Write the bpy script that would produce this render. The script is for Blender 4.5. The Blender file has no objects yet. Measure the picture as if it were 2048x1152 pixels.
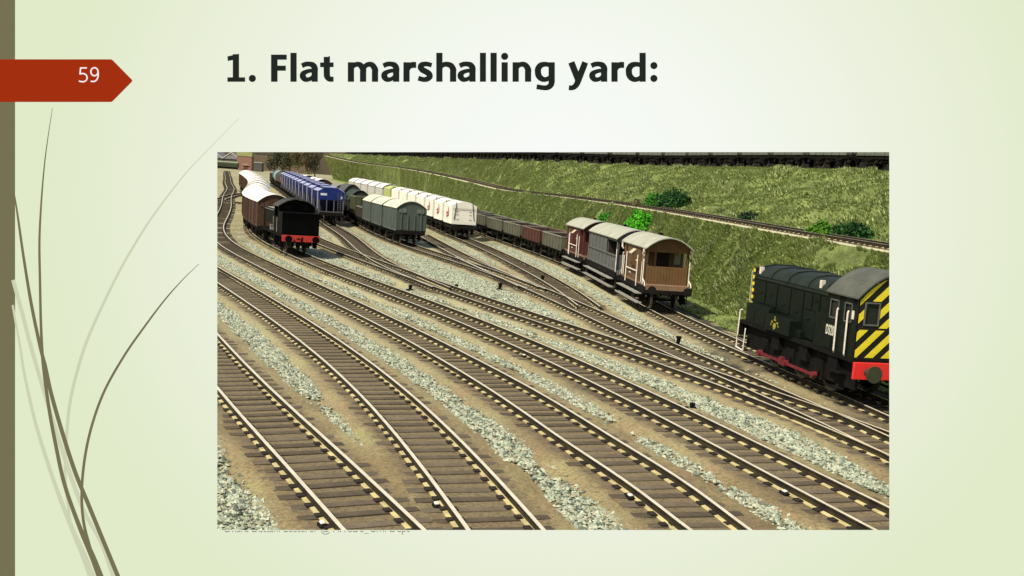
import bpy, math, random
import numpy as np
from mathutils import Vector, Matrix
R = math.radians
random.seed(7); rng = np.random.default_rng(11)
scene = bpy.context.scene
col = scene.collection

# ------------------------------------------------------------------ materials
MATS = {}
def nodes_of(name):
    m = bpy.data.materials.new(name); m.use_nodes = True
    nt = m.node_tree; b = nt.nodes['Principled BSDF']
    return m, nt, b
def mat(name, c, rough=.7, c2=None, scale=3., metal=0., spec=.3, bump=0., bscale=20., planks=None, stretch=None, lo=.35, hi=.7):
    """painted / weathered surface: base colour broken up by noise, optional plank grooves (axis, pitch)"""
    if name in MATS: return MATS[name]
    m, nt, b = nodes_of(name); N = nt.nodes; L = nt.links
    b.inputs['Roughness'].default_value = rough; b.inputs['Metallic'].default_value = metal
    b.inputs['Specular IOR Level'].default_value = spec
    tc = N.new('ShaderNodeTexCoord'); mp = N.new('ShaderNodeMapping'); L.new(tc.outputs['Object'], mp.inputs[0])
    if stretch: mp.inputs['Scale'].default_value = stretch
    no = N.new('ShaderNodeTexNoise'); no.inputs['Scale'].default_value = scale; no.inputs['Detail'].default_value = 6; no.inputs['Roughness'].default_value = .65
    L.new(mp.outputs[0], no.inputs['Vector'])
    rp = N.new('ShaderNodeValToRGB'); rp.color_ramp.elements[0].position = lo; rp.color_ramp.elements[1].position = hi
    c2 = c2 or tuple(x*.72 for x in c)
    rp.color_ramp.elements[0].color = (*c2, 1); rp.color_ramp.elements[1].color = (*c, 1)
    L.new(no.outputs['Fac'], rp.inputs[0]); out = rp.outputs[0]
    h = None
    if planks:
        ax, pitch = planks
        sx = N.new('ShaderNodeSeparateXYZ'); L.new(tc.outputs['Object'], sx.inputs[0])
        dv = N.new('ShaderNodeMath'); dv.operation = 'DIVIDE'; L.new(sx.outputs['xyz'.index(ax)], dv.inputs[0]); dv.inputs[1].default_value = pitch
        fr = N.new('ShaderNodeMath'); fr.operation = 'FRACT'; L.new(dv.outputs[0], fr.inputs[0])
        gt = N.new('ShaderNodeMath'); gt.operation = 'LESS_THAN'; gt.inputs[1].default_value = .16; L.new(fr.outputs[0], gt.inputs[0])
        mx = N.new('ShaderNodeMix'); mx.data_type = 'RGBA'; L.new(gt.outputs[0], mx.inputs[0]); L.new(out, mx.inputs[6])
        mx.inputs[7].default_value = (c[0]*.45, c[1]*.45, c[2]*.45, 1); out = mx.outputs[2]
        h = gt.outputs[0]
    L.new(out, b.inputs['Base Color'])
    if bump:
        n2 = N.new('ShaderNodeTexNoise'); n2.inputs['Scale'].default_value = bscale; n2.inputs['Detail'].default_value = 4; L.new(tc.outputs['Object'], n2.inputs['Vector'])
        bp = N.new('ShaderNodeBump'); bp.inputs['Strength'].default_value = bump; bp.inputs['Distance'].default_value = .05
        L.new(n2.outputs['Fac'], bp.inputs['Height']); L.new(bp.outputs[0], b.inputs['Normal'])
    MATS[name] = m; return m
def glow(name, c, k=1.):
    """a flat colour of the slide board, made to glow so no light shades it"""
    if name in MATS: return MATS[name]
    m = bpy.data.materials.new(name); m.use_nodes = True; nt = m.node_tree; nt.nodes.clear()
    o = nt.nodes.new('ShaderNodeOutputMaterial'); e = nt.nodes.new('ShaderNodeEmission')
    e.inputs[0].default_value = (*[s2l(x)*k for x in c], 1); nt.links.new(e.outputs[0], o.inputs[0]); MATS[name] = m; return m
def s2l(v):
    v /= 255.; return v/12.92 if v <= .04045 else ((v+.055)/1.055)**2.4

# ------------------------------------------------------------------ mesh helpers
class MB:
    def __init__(s): s.v = []; s.f = []; s.m = []; s.sm = []
    def add(s, vs, fs, mi=0, smooth=False):
        o = len(s.v); s.v += [tuple(v) for v in vs]; s.f += [tuple(i+o for i in f) for f in fs]
        s.m += [mi]*len(fs); s.sm += [smooth]*len(fs); return s
    def box(s, x0, x1, y0, y1, z0, z1, mi=0):
        vs = [(x, y, z) for x in (x0, x1) for y in (y0, y1) for z in (z0, z1)]
        return s.add(vs, [(0,1,3,2),(4,6,7,5),(0,4,5,1),(2,3,7,6),(0,2,6,4),(1,5,7,3)], mi)
    def prism(s, prof, a0, a1, axis='x', mi=0, smooth=False, caps=True):
        """extrude a closed 2-D profile (y,z) along x, or (x,z) along y, or (x,y) along z"""
        n = len(prof)
        def P(a, p): return (a, p[0], p[1]) if axis == 'x' else (p[0], a, p[1]) if axis == 'y' else (p[0], p[1], a)
        vs = [P(a0, p) for p in prof] + [P(a1, p) for p in prof]
        s.add(vs, [(i, (i+1) % n, n+(i+1) % n, n+i) for i in range(n)], mi, smooth)
        if caps: s.add(vs, [tuple(range(n)), tuple(range(n, 2*n))], mi)
        return s
    def tube(s, p0, p1, r, n=6, mi=0, r1=None, caps=True):
        p0 = Vector(p0); p1 = Vector(p1); d = (p1-p0).normalized(); r1 = r if r1 is None else r1
        u = d.orthogonal().normalized(); w = d.cross(u)
        vs = [p+(u*math.cos(2*math.pi*i/n)+w*math.sin(2*math.pi*i/n))*q for p, q in ((p0, r), (p1, r1)) for i in range(n)]
        s.add(vs, [(i, (i+1) % n, n+(i+1) % n, n+i) for i in range(n)], mi, n > 6)
        if caps: s.add(vs, [tuple(range(n)), tuple(range(n, 2*n))], mi)
        return s
    def path(s, pts, r, n=5, mi=0):
        for a, b in zip(pts[:-1], pts[1:]): s.tube(a, b, r, n, mi)
        return s
    def build(s, name, mats, parent=None, bevel=0., label=None, split=None):
        if split:
            # one mesh per side ('y': left / right, 'x': front / rear) or per separately added piece ('piece')
            comp = list(range(len(s.v)))
            def find(a):
                while comp[a] != a: comp[a] = comp[comp[a]]; a = comp[a]
                return a
            for f in s.f:
                for b_ in f[1:]: comp[find(b_)] = find(f[0])
            g = {}
            for i in range(len(s.v)): g.setdefault(find(i), []).append(i)
            key = {}
            for k_, vs in g.items():
                cx = sum(s.v[i][0] for i in vs)/len(vs); cy = sum(s.v[i][1] for i in vs)/len(vs)
                key[k_] = (cy > 0) if split == 'y' else (cx > 0) if split == 'x' else (cx > 0, cy > 0) if split == 'xy' else k_
            out = []
            for kk in dict.fromkeys(key[find(f[0])] for f in s.f):
                mb = MB(); mp = {}
                for f, mi, sm in zip(s.f, s.m, s.sm):
                    if key[find(f[0])] != kk: continue
                    for i in f:
                        if i not in mp: mp[i] = len(mb.v); mb.v.append(s.v[i])
                    mb.f.append(tuple(mp[i] for i in f)); mb.m.append(mi); mb.sm.append(sm)
                out.append(mb.build(name, mats, parent, bevel, label))
            return out[0]
        me = bpy.data.meshes.new(name); me.from_pydata(s.v, [], s.f)
        if not isinstance(mats, (list, tuple)): mats = [mats]
        for m in mats: me.materials.append(m)
        me.polygons.foreach_set('material_index', s.m); me.polygons.foreach_set('use_smooth', s.sm)
        me.validate(); me.update()
        import bmesh
        bm = bmesh.new(); bm.from_mesh(me); bmesh.ops.recalc_face_normals(bm, faces=bm.faces); bm.to_mesh(me); bm.free()
        me.set_sharp_from_angle(angle=R(40))
        o = bpy.data.objects.new(name, me); col.objects.link(o)
        if parent: o.parent = parent
        if bevel:
            b = o.modifiers.new('bevel', 'BEVEL'); b.width = bevel; b.segments = 2; b.limit_method = 'ANGLE'
        if label: o['label'] = label
        return o
def npmesh(name, V, F, mats, smooth=False, mi=None):
    """fast mesh from numpy arrays; F is (n,k)"""
    me = bpy.data.meshes.new(name); V = np.asarray(V, np.float32); F = np.asarray(F, np.int32); n, k = F.shape
    me.vertices.add(len(V)); me.vertices.foreach_set('co', V.ravel())
    me.loops.add(n*k); me.loops.foreach_set('vertex_index', F.ravel())
    me.polygons.add(n); me.polygons.foreach_set('loop_start', np.arange(0, n*k, k, dtype=np.int32)); me.polygons.foreach_set('loop_total', np.full(n, k, np.int32))
    me.polygons.foreach_set('use_smooth', np.full(n, smooth))
    if not isinstance(mats, (list, tuple)): mats = [mats]
    for m in mats: me.materials.append(m)
    if mi is not None: me.polygons.foreach_set('material_index', np.asarray(mi, np.int32))
    me.update(calc_edges=True); me.validate()
    o = bpy.data.objects.new(name, me); col.objects.link(o); return o
def thing(name, label, cat, loc=(0,0,0), rz=0, group=None):
    o = bpy.data.objects.new(name, None); col.objects.link(o); o.empty_display_size = .5
    o.location = loc; o.rotation_euler = (0, 0, rz); tag(o, label, cat, group); return o
def tag(o, label=None, cat=None, group=None, kind=None):
    if label: o['label'] = label
    if cat: o['category'] = cat
    if group: o['group'] = group
    if kind: o['kind'] = kind
    return o
def copy_tree(o, parent=None):
    c = o.copy(); col.objects.link(c); c.parent = parent
    for ch in list(KIDS.get(o.name, [])): copy_tree(ch, c)
    return c
KIDS = {}
def kids_refresh():
    KIDS.clear()
    for o in bpy.data.objects:
        if o.parent: KIDS.setdefault(o.parent.name, []).append(o)
def dup(o, loc, rz, label, group=None):
    kids_refresh(); c = copy_tree(o); c.location = loc; c.rotation_euler = (0, 0, rz); c['label'] = label
    if group: c['group'] = group
    return c
def arc(w, z0, z1, n=10):
    """roof arc points (y,z) from -w to +w, z0 at the eaves, z1 at the crown"""
    return [(-w+2*w*i/n, z0+(z1-z0)*(1-(2*i/n-1)**2)) for i in range(n+1)]
def noise2(x, y, seed=0):
    """cheap smooth value noise, vectorised"""
    x = np.asarray(x, float); y = np.asarray(y, float)
    xi = np.floor(x).astype(np.int64); yi = np.floor(y).astype(np.int64); fx = x-xi; fy = y-yi
    fx = fx*fx*(3-2*fx); fy = fy*fy*(3-2*fy)
    def h(a, b):
        n = (a*374761393+b*668265263+seed*974634777) & 0xffffffff; n = ((n ^ (n >> 13))*1274126177) & 0xffffffff
        return ((n ^ (n >> 16)) & 0xffff)/65535.
    return (h(xi, yi)*(1-fx)+h(xi+1, yi)*fx)*(1-fy)+(h(xi, yi+1)*(1-fx)+h(xi+1, yi+1)*fx)*fy
def fbm(x, y, s, o=4, seed=0):
    r = 0; a = .5
    for i in range(o): r = r+a*noise2(x/s, y/s, seed+i); s /= 2.1; a *= .55
    return r
def zg(y):
    """the yard is level, then climbs gently towards its far throat"""
    return 3*(1-np.exp(-np.maximum(np.asarray(y, float)-110, 0)/170))

# ------------------------------------------------------------------ track plan (x, y, half gauge), nearest end first
TR = {"A":[[-1.644,15.0,0.605],[-1.969,15.64,0.612],[-2.309,16.31,0.617],[-2.664,17.01,0.623],[-3.035,17.73,0.627],[-3.424,18.49,0.631],[-3.831,19.28,0.634],[-4.257,20.11,0.637],[-4.704,20.97,0.639],[-5.17,21.86,0.641],[-5.657,22.8,0.642],[-6.164,23.77,0.643],[-6.689,24.79,0.644],[-7.233,25.85,0.644],[-7.794,26.95,0.644],[-8.373,28.11,0.644],[-8.968,29.31,0.644],[-9.58,30.56,0.644],[-10.212,31.87,0.643],[-10.866,33.23,0.643],[-11.546,34.65,0.642],[-12.254,36.13,0.641],[-12.993,37.68,0.641],[-13.765,39.29,0.64],[-14.574,40.97,0.64],[-15.422,42.72,0.639],[-16.309,44.55,0.638],[-17.237,46.45,0.638],[-18.206,48.44,0.637],[-19.217,50.51,0.636],[-20.272,52.67,0.636],[-21.371,54.92,0.635],[-22.515,57.27,0.634],[-23.707,59.72,0.634],[-24.948,62.27,0.633],[-26.242,64.93,0.633],[-27.591,67.71,0.632],[-28.997,70.6,0.631],[-30.464,73.62,0.631],[-31.993,76.77,0.63],[-33.588,80.05,0.63],[-35.252,83.47,0.63],[-36.987,87.04,0.629],[-38.797,90.76,0.629],[-40.684,94.64,0.629],[-42.653,98.69,0.628],[-44.706,102.91,0.628],[-46.846,107.31,0.628],[-49.077,111.9,0.628],[-51.403,116.68,0.627],[-53.829,121.67,0.627],[-56.358,126.87,0.627],[-58.996,132.3,0.627],[-61.747,137.95,0.627],[-64.616,143.85,0.627],[-67.606,150.0,0.627]],"B":[[0.135,15.0,0.608],[-0.1,15.72,0.615],[-0.346,16.48,0.622],[-0.604,17.28,0.628],[-0.877,18.11,0.634],[-1.166,18.98,0.639],[-1.474,19.9,0.643],[-1.803,20.86,0.648],[-2.154,21.86,0.652],[-2.53,22.92,0.655],[-2.934,24.02,0.658],[-3.37,25.18,0.661],[-3.839,26.4,0.663],[-4.346,27.67,0.665],[-4.894,29.0,0.667],[-5.486,30.4,0.668],[-6.125,31.87,0.67],[-6.814,33.4,0.67],[-7.553,35.01,0.671],[-8.346,36.7,0.672],[-9.193,38.47,0.672],[-10.095,40.33,0.672],[-11.055,42.27,0.672],[-12.072,44.31,0.671],[-13.15,46.45,0.671],[-14.289,48.69,0.67],[-15.488,51.04,0.669],[-16.748,53.5,0.668],[-18.069,56.08,0.667],[-19.45,58.78,0.666],[-20.891,61.62,0.664],[-22.393,64.59,0.663],[-23.956,67.7,0.661],[-25.582,70.97,0.659],[-27.279,74.39,0.657],[-29.051,77.98,0.655],[-30.905,81.74,0.653],[-32.848,85.68,0.651],[-34.884,89.81,0.648],[-37.021,94.14,0.646],[-39.264,98.68,0.643],[-41.619,103.44,0.641],[-44.091,108.43,0.639],[-46.685,113.66,0.636],[-49.406,119.14,0.634],[-52.259,124.88,0.632],[-55.249,130.9,0.63],[-58.382,137.22,0.629],[-61.664,143.83,0.627],[-65.101,150.77,0.626],[-68.703,158.04,0.624],[-72.479,165.66,0.624],[-76.438,173.65,0.623],[-80.589,182.02,0.623],[-84.939,190.8,0.623],[-89.5,200.0,0.624]],"C":[[4.153,15.0,0.487],[3.814,15.94,0.5],[3.449,16.93,0.521],[3.097,17.99,0.547],[2.76,19.11,0.574],[2.389,20.31,0.6],[1.94,21.58,0.621],[1.421,22.92,0.635],[0.867,24.35,0.643],[0.298,25.88,0.645],[-0.312,27.49,0.642],[-0.993,29.21,0.634],[-1.759,31.03,0.621],[-2.605,32.97,0.607],[-3.527,35.03,0.594],[-4.533,37.22,0.584],[-5.633,39.54,0.581],[-6.836,42.01,0.587],[-8.145,44.64,0.602],[-9.565,47.43,0.621],[-11.085,50.39,0.641],[-12.691,53.54,0.657],[-14.371,56.88,0.666],[-16.139,60.43,0.664],[-18.012,64.21,0.653],[-19.971,68.22,0.637],[-21.956,72.48,0.62],[-23.91,77.0,0.603],[-25.816,81.81,0.592],[-27.676,86.92,0.587],[-29.496,92.35,0.585],[-31.294,98.12,0.587],[-33.092,104.25,0.589],[-34.934,110.76,0.591],[-36.883,117.68,0.591],[-39.0,125.03,0.59],[-41.313,132.84,0.588],[-43.845,141.13,0.586],[-46.577,149.95,0.584],[-49.423,159.32,0.583],[-52.313,169.27,0.584],[-55.343,179.84,0.585],[-58.706,191.07,0.587],[-62.518,203.0,0.59],[-66.664,215.68,0.593],[-70.986,229.16,0.596],[-75.454,243.47,0.599],[-80.171,258.67,0.602],[-85.232,274.83,0.605],[-90.65,292.0,0.608],[-96.407,310.23,0.612],[-102.495,329.61,0.616],[-108.929,350.2,0.62],[-115.728,372.07,0.624],[-122.937,395.31,0.628],[-130.621,420.0,0.631]],"D":[[7.928,15.0,0.56],[7.615,15.84,0.57],[7.286,16.73,0.578],[6.94,17.66,0.584],[6.577,18.65,0.59],[6.197,19.7,0.594],[5.798,20.8,0.597],[5.379,21.96,0.599],[4.94,23.19,0.601],[4.474,24.49,0.602],[3.976,25.86,0.602],[3.441,27.31,0.603],[2.863,28.84,0.603],[2.237,30.45,0.604],[1.557,32.16,0.605],[0.817,33.96,0.606],[0.011,35.86,0.608],[-0.868,37.86,0.611],[-1.827,39.98,0.614],[-2.873,42.22,0.619],[-4.013,44.59,0.625],[-5.252,47.08,0.631],[-6.592,49.72,0.638],[-8.024,52.5,0.646],[-9.539,55.44,0.654],[-11.127,58.54,0.662],[-12.78,61.82,0.67],[-14.489,65.28,0.678],[-16.243,68.93,0.685],[-18.032,72.79,0.691],[-19.837,76.87,0.697],[-21.645,81.17,0.702],[-23.438,85.71,0.705],[-25.201,90.51,0.707],[-26.918,95.58,0.708],[-28.574,100.93,0.706],[-30.194,106.58,0.703],[-31.825,112.55,0.698],[-33.518,118.85,0.69],[-35.322,125.5,0.681],[-37.285,132.52,0.671],[-39.459,139.94,0.66],[-41.885,147.78,0.648],[-44.561,156.05,0.636],[-47.455,164.78,0.624],[-50.537,174.01,0.613],[-53.778,183.75,0.604],[-57.148,194.04,0.595],[-60.616,204.9,0.589],[-64.161,216.37,0.585],[-67.812,228.48,0.584],[-71.619,241.27,0.586],[-75.63,254.77,0.591],[-79.891,269.04,0.601],[-84.453,284.1,0.614],[-89.363,300.0,0.633]],"E":[[11.846,15.0,0.743],[11.656,15.6,0.795],[11.456,16.23,0.836],[11.247,16.88,0.868],[11.031,17.55,0.891],[10.807,18.25,0.905],[10.578,18.98,0.913],[10.343,19.74,0.914],[10.104,20.54,0.909],[9.859,21.36,0.899],[9.606,22.21,0.884],[9.34,23.1,0.866],[9.055,24.03,0.846],[8.747,24.99,0.823],[8.412,25.99,0.798],[8.046,27.03,0.773],[7.643,28.11,0.749],[7.2,29.24,0.725],[6.718,30.41,0.702],[6.195,31.63,0.683],[5.633,32.89,0.665],[5.031,34.21,0.65],[4.389,35.58,0.638],[3.707,37.01,0.628],[2.984,38.49,0.619],[2.223,40.03,0.613],[1.423,41.63,0.609],[0.588,43.3,0.606],[-0.281,45.03,0.605],[-1.183,46.84,0.606],[-2.116,48.71,0.608],[-3.077,50.66,0.611],[-4.066,52.69,0.616],[-5.083,54.8,0.622],[-6.13,57.0,0.628],[-7.21,59.28,0.636],[-8.324,61.65,0.644],[-9.476,64.12,0.653],[-10.668,66.69,0.663],[-11.902,69.36,0.672],[-13.18,72.14,0.682],[-14.496,75.03,0.692],[-15.841,78.03,0.7],[-17.205,81.16,0.709],[-18.578,84.41,0.716],[-19.952,87.79,0.721],[-21.316,91.3,0.726],[-22.661,94.96,0.728],[-23.98,98.76,0.729],[-25.284,102.71,0.727],[-26.593,106.83,0.723],[-27.924,111.11,0.716],[-29.296,115.55,0.706],[-30.727,120.18,0.692],[-32.236,124.99,0.676],[-33.842,130.0,0.655]],"G":[[12.959,15.0,0.64],[12.797,15.8,0.637],[12.626,16.64,0.635],[12.445,17.53,0.632],[12.255,18.46,0.629],[12.056,19.44,0.625],[11.848,20.48,0.622],[11.63,21.57,0.618],[11.404,22.71,0.615],[11.168,23.92,0.612],[10.919,25.2,0.609],[10.654,26.54,0.606],[10.37,27.95,0.603],[10.064,29.44,0.601],[9.731,31.01,0.6],[9.37,32.66,0.598],[8.975,34.39,0.598],[8.549,36.23,0.598],[8.099,38.15,0.599],[7.632,40.19,0.6],[7.156,42.32,0.603],[6.68,44.58,0.606],[6.212,46.95,0.609],[5.759,49.45,0.613],[5.329,52.08,0.617],[4.919,54.86,0.622],[4.511,57.78,0.627],[4.088,60.85,0.631],[3.63,64.09,0.636],[3.121,67.5,0.641],[2.542,71.1,0.645],[1.874,74.88,0.649],[1.101,78.87,0.652],[0.215,83.07,0.655],[-0.783,87.49,0.658],[-1.893,92.14,0.659],[-3.113,97.05,0.66],[-4.441,102.22,0.659],[-5.878,107.66,0.658],[-7.421,113.39,0.656],[-9.07,119.43,0.653],[-10.826,125.78,0.65],[-12.692,132.48,0.646],[-14.669,139.53,0.642],[-16.761,146.96,0.638],[-18.97,154.78,0.634],[-21.298,163.02,0.63],[-23.747,171.7,0.626],[-26.322,180.84,0.623],[-29.028,190.47,0.62],[-31.876,200.61,0.618],[-34.875,211.29,0.617],[-38.034,222.53,0.617],[-41.362,234.38,0.618],[-44.868,246.86,0.62],[-48.562,260.0,0.624]],"H":[[2.61,45.0,0.498],[2.387,46.46,0.511],[2.17,47.96,0.524],[1.955,49.52,0.536],[1.737,51.12,0.547],[1.513,52.78,0.558],[1.277,54.49,0.569],[1.024,56.26,0.579],[0.751,58.08,0.589],[0.452,59.96,0.598],[0.124,61.9,0.606],[-0.235,63.91,0.614],[-0.622,65.98,0.622],[-1.039,68.12,0.629],[-1.483,70.33,0.635],[-1.954,72.6,0.641],[-2.452,74.96,0.646],[-2.975,77.39,0.65],[-3.523,79.89,0.654],[-4.096,82.48,0.657],[-4.694,85.16,0.66],[-5.323,87.92,0.662],[-5.986,90.76,0.663],[-6.687,93.71,0.664],[-7.43,96.74,0.664],[-8.219,99.88,0.664],[-9.058,103.11,0.664],[-9.95,106.46,0.663],[-10.9,109.91,0.662],[-11.91,113.47,0.661],[-12.983,117.14,0.659],[-14.12,120.94,0.657],[-15.323,124.86,0.655],[-16.594,128.9,0.653],[-17.936,133.08,0.651],[-19.349,137.39,0.649],[-20.836,141.85,0.647],[-22.399,146.44,0.645],[-24.038,151.19,0.643],[-25.751,156.09,0.641],[-27.538,161.15,0.64],[-29.394,166.37,0.638],[-31.32,171.76,0.636],[-33.313,177.33,0.635],[-35.37,183.07,0.633],[-37.491,189.0,0.632],[-39.673,195.13,0.631],[-41.917,201.45,0.629],[-44.224,207.98,0.628],[-46.601,214.72,0.627],[-49.051,221.68,0.626],[-51.578,228.86,0.625],[-54.187,236.28,0.624],[-56.882,243.93,0.623],[-59.667,251.84,0.622],[-62.547,260.0,0.621]],"F":[[10.86,15.0,0.706],[10.749,15.46,0.704],[10.633,15.94,0.7],[10.514,16.43,0.695],[10.391,16.94,0.688],[10.264,17.47,0.681],[10.134,18.01,0.672],[10.0,18.56,0.663],[9.862,19.14,0.653],[9.722,19.73,0.642],[9.578,20.34,0.632],[9.431,20.96,0.622],[9.281,21.61,0.612],[9.127,22.28,0.602],[8.968,22.97,0.594],[8.803,23.68,0.586],[8.63,24.41,0.579],[8.449,25.17,0.573],[8.259,25.94,0.569],[8.059,26.74,0.566],[7.848,27.57,0.566],[7.624,28.42,0.566],[7.387,29.3,0.568],[7.136,30.21,0.571],[6.871,31.14,0.575],[6.593,32.1,0.58],[6.304,33.1,0.586],[6.003,34.12,0.592],[5.692,35.17,0.599],[5.372,36.26,0.606],[5.043,37.38,0.613],[4.706,38.53,0.62],[4.362,39.73,0.628],[4.012,40.95,0.634],[3.656,42.22,0.641],[3.293,43.52,0.647],[2.922,44.87,0.652],[2.539,46.26,0.656],[2.144,47.68,0.659],[1.735,49.16,0.662],[1.31,50.68,0.663],[0.867,52.24,0.662],[0.404,53.86,0.661],[-0.08,55.52,0.658],[-0.587,57.24,0.653],[-1.119,59.01,0.647],[-1.673,60.83,0.638],[-2.25,62.71,0.628],[-2.845,64.65,0.616],[-3.459,66.65,0.602],[-4.089,68.71,0.586],[-4.734,70.83,0.568],[-5.391,73.02,0.547],[-6.06,75.28,0.524],[-6.737,77.6,0.498],[-7.423,80.0,0.47]],"F1":[[-5.616,55.0,0.473],[-6.3,56.65,0.489],[-7.006,58.35,0.503],[-7.727,60.11,0.517],[-8.46,61.91,0.53],[-9.197,63.77,0.541],[-9.935,65.69,0.552],[-10.666,67.66,0.562],[-11.387,69.69,0.571],[-12.09,71.78,0.58],[-12.773,73.94,0.587],[-13.438,76.16,0.594],[-14.096,78.45,0.601],[-14.752,80.8,0.606],[-15.416,83.23,0.612],[-16.096,85.73,0.616],[-16.799,88.3,0.62],[-17.533,90.96,0.624],[-18.307,93.69,0.628],[-19.128,96.5,0.631],[-19.997,99.4,0.633],[-20.913,102.38,0.636],[-21.871,105.46,0.638],[-22.871,108.63,0.639],[-23.909,111.89,0.641],[-24.983,115.25,0.642],[-26.091,118.71,0.643],[-27.23,122.27,0.644],[-28.397,125.95,0.644],[-29.592,129.73,0.645],[-30.818,133.62,0.645],[-32.076,137.64,0.645],[-33.369,141.77,0.645],[-34.698,146.03,0.644],[-36.066,150.41,0.644],[-37.474,154.93,0.643],[-38.926,159.59,0.642],[-40.422,164.38,0.642],[-41.964,169.31,0.641],[-43.555,174.4,0.64],[-45.195,179.64,0.639],[-46.886,185.03,0.638],[-48.628,190.59,0.637],[-50.424,196.31,0.635],[-52.274,202.21,0.634],[-54.18,208.28,0.633],[-56.143,214.54,0.632],[-58.165,220.98,0.631],[-60.248,227.62,0.629],[-62.393,234.45,0.628],[-64.602,241.49,0.627],[-66.879,248.75,0.626],[-69.224,256.22,0.625],[-71.639,263.91,0.624],[-74.127,271.84,0.623],[-76.689,280.0,0.622]],"J":[[-0.77,58.0,0.518],[-1.334,59.6,0.522],[-1.894,61.25,0.527],[-2.46,62.95,0.533],[-3.043,64.69,0.539],[-3.654,66.48,0.545],[-4.302,68.31,0.551],[-4.998,70.2,0.558],[-5.749,72.14,0.565],[-6.548,74.14,0.572],[-7.385,76.19,0.579],[-8.251,78.3,0.586],[-9.138,80.46,0.593],[-10.037,82.69,0.6],[-10.937,84.97,0.607],[-11.835,87.32,0.613],[-12.728,89.74,0.619],[-13.619,92.22,0.624],[-14.507,94.77,0.629],[-15.393,97.39,0.633],[-16.277,100.08,0.637],[-17.161,102.85,0.64],[-18.048,105.69,0.642],[-18.948,108.62,0.644],[-19.869,111.62,0.646],[-20.821,114.71,0.647],[-21.812,117.88,0.647],[-22.853,121.14,0.648],[-23.952,124.49,0.648],[-25.112,127.93,0.647],[-26.328,131.47,0.647],[-27.598,135.1,0.646],[-28.916,138.84,0.645],[-30.279,142.68,0.644],[-31.683,146.62,0.643],[-33.123,150.68,0.642],[-34.6,154.84,0.641],[-36.115,159.13,0.64],[-37.67,163.53,0.639],[-39.267,168.05,0.638],[-40.908,172.69,0.637],[-42.595,177.47,0.636],[-44.33,182.38,0.635],[-46.113,187.42,0.634],[-47.947,192.6,0.633],[-49.831,197.93,0.632],[-51.769,203.4,0.631],[-53.76,209.03,0.63],[-55.806,214.81,0.629],[-57.908,220.75,0.629],[-60.068,226.85,0.628],[-62.287,233.12,0.627],[-64.567,239.57,0.626],[-66.911,246.2,0.626],[-69.32,253.0,0.625],[-71.795,260.0,0.624]],"K":[[-1.052,58.0,0.58],[-1.242,58.68,0.58],[-1.434,59.37,0.581],[-1.628,60.06,0.581],[-1.824,60.76,0.582],[-2.023,61.47,0.582],[-2.224,62.19,0.583],[-2.427,62.92,0.583],[-2.633,63.66,0.584],[-2.841,64.4,0.584],[-3.051,65.16,0.585],[-3.264,65.92,0.586],[-3.479,66.69,0.586],[-3.696,67.47,0.587],[-3.915,68.26,0.587],[-4.136,69.06,0.588],[-4.36,69.87,0.589],[-4.586,70.69,0.59],[-4.814,71.52,0.59],[-5.043,72.35,0.591],[-5.274,73.2,0.592],[-5.507,74.06,0.593],[-5.742,74.92,0.594],[-5.977,75.8,0.596],[-6.215,76.69,0.597],[-6.453,77.58,0.598],[-6.693,78.49,0.599],[-6.933,79.41,0.6],[-7.175,80.34,0.602],[-7.417,81.28,0.603],[-7.661,82.23,0.604],[-7.905,83.2,0.606],[-8.151,84.17,0.607],[-8.399,85.15,0.609],[-8.647,86.15,0.61],[-8.898,87.16,0.612],[-9.15,88.18,0.613],[-9.404,89.21,0.615],[-9.659,90.26,0.616],[-9.917,91.31,0.618],[-10.177,92.38,0.62],[-10.439,93.46,0.621],[-10.704,94.56,0.623],[-10.971,95.66,0.624],[-11.24,96.78,0.626],[-11.512,97.92,0.628],[-11.787,99.06,0.629],[-12.065,100.22,0.631],[-12.346,101.39,0.632],[-12.63,102.58,0.634],[-12.917,103.78,0.636],[-13.207,105.0,0.637],[-13.501,106.23,0.639],[-13.798,107.47,0.64],[-14.099,108.73,0.642],[-14.403,110.0,0.644]]}
# extra far tracks and the two embankment tracks (x, y, z given)
LEDGE = [(21.4,8,3.9),(19.5,20,3.95),(17.2,36,4.0),(15.3,49,4.09),(13.3,58,4.21),(10.1,74,4.43),(6.2,93,4.63),(.4,116,4.76),(-7.05,143,4.87),(-16.3,170,5.9),(-30.6,215,7.07),(-55,290,8.3),(-82.5,380,10.5)]
TOP = [(62,25,8.9),(45,55,8.9),(34,75,8.9),(27.5,88,8.9),(22.3,97,8.9),(15.6,114,8.9),(8.8,131,8.9),(-7.8,158,8.95),(-20,198,9.3),(-35.6,250,9.85),(-60,320,10.6),(-87,400,11.6)]
def spline(pts, n):
    """Catmull-Rom resample of a polyline"""
    P = np.array(pts, float); P = np.vstack([2*P[0]-P[1], P, 2*P[-1]-P[-2]]); out = []
    for i in range(1, len(P)-2):
        t = np.linspace(0, 1, n, endpoint=False)[:, None]; a, b, c, d = P[i-1:i+3]
        out.append(.5*((2*b)+(-a+c)*t+(2*a-5*b+4*c-d)*t*t+(-a+3*b-3*c+d)*t**3))
    out.append(P[-2][None]); return np.vstack(out)
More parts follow.
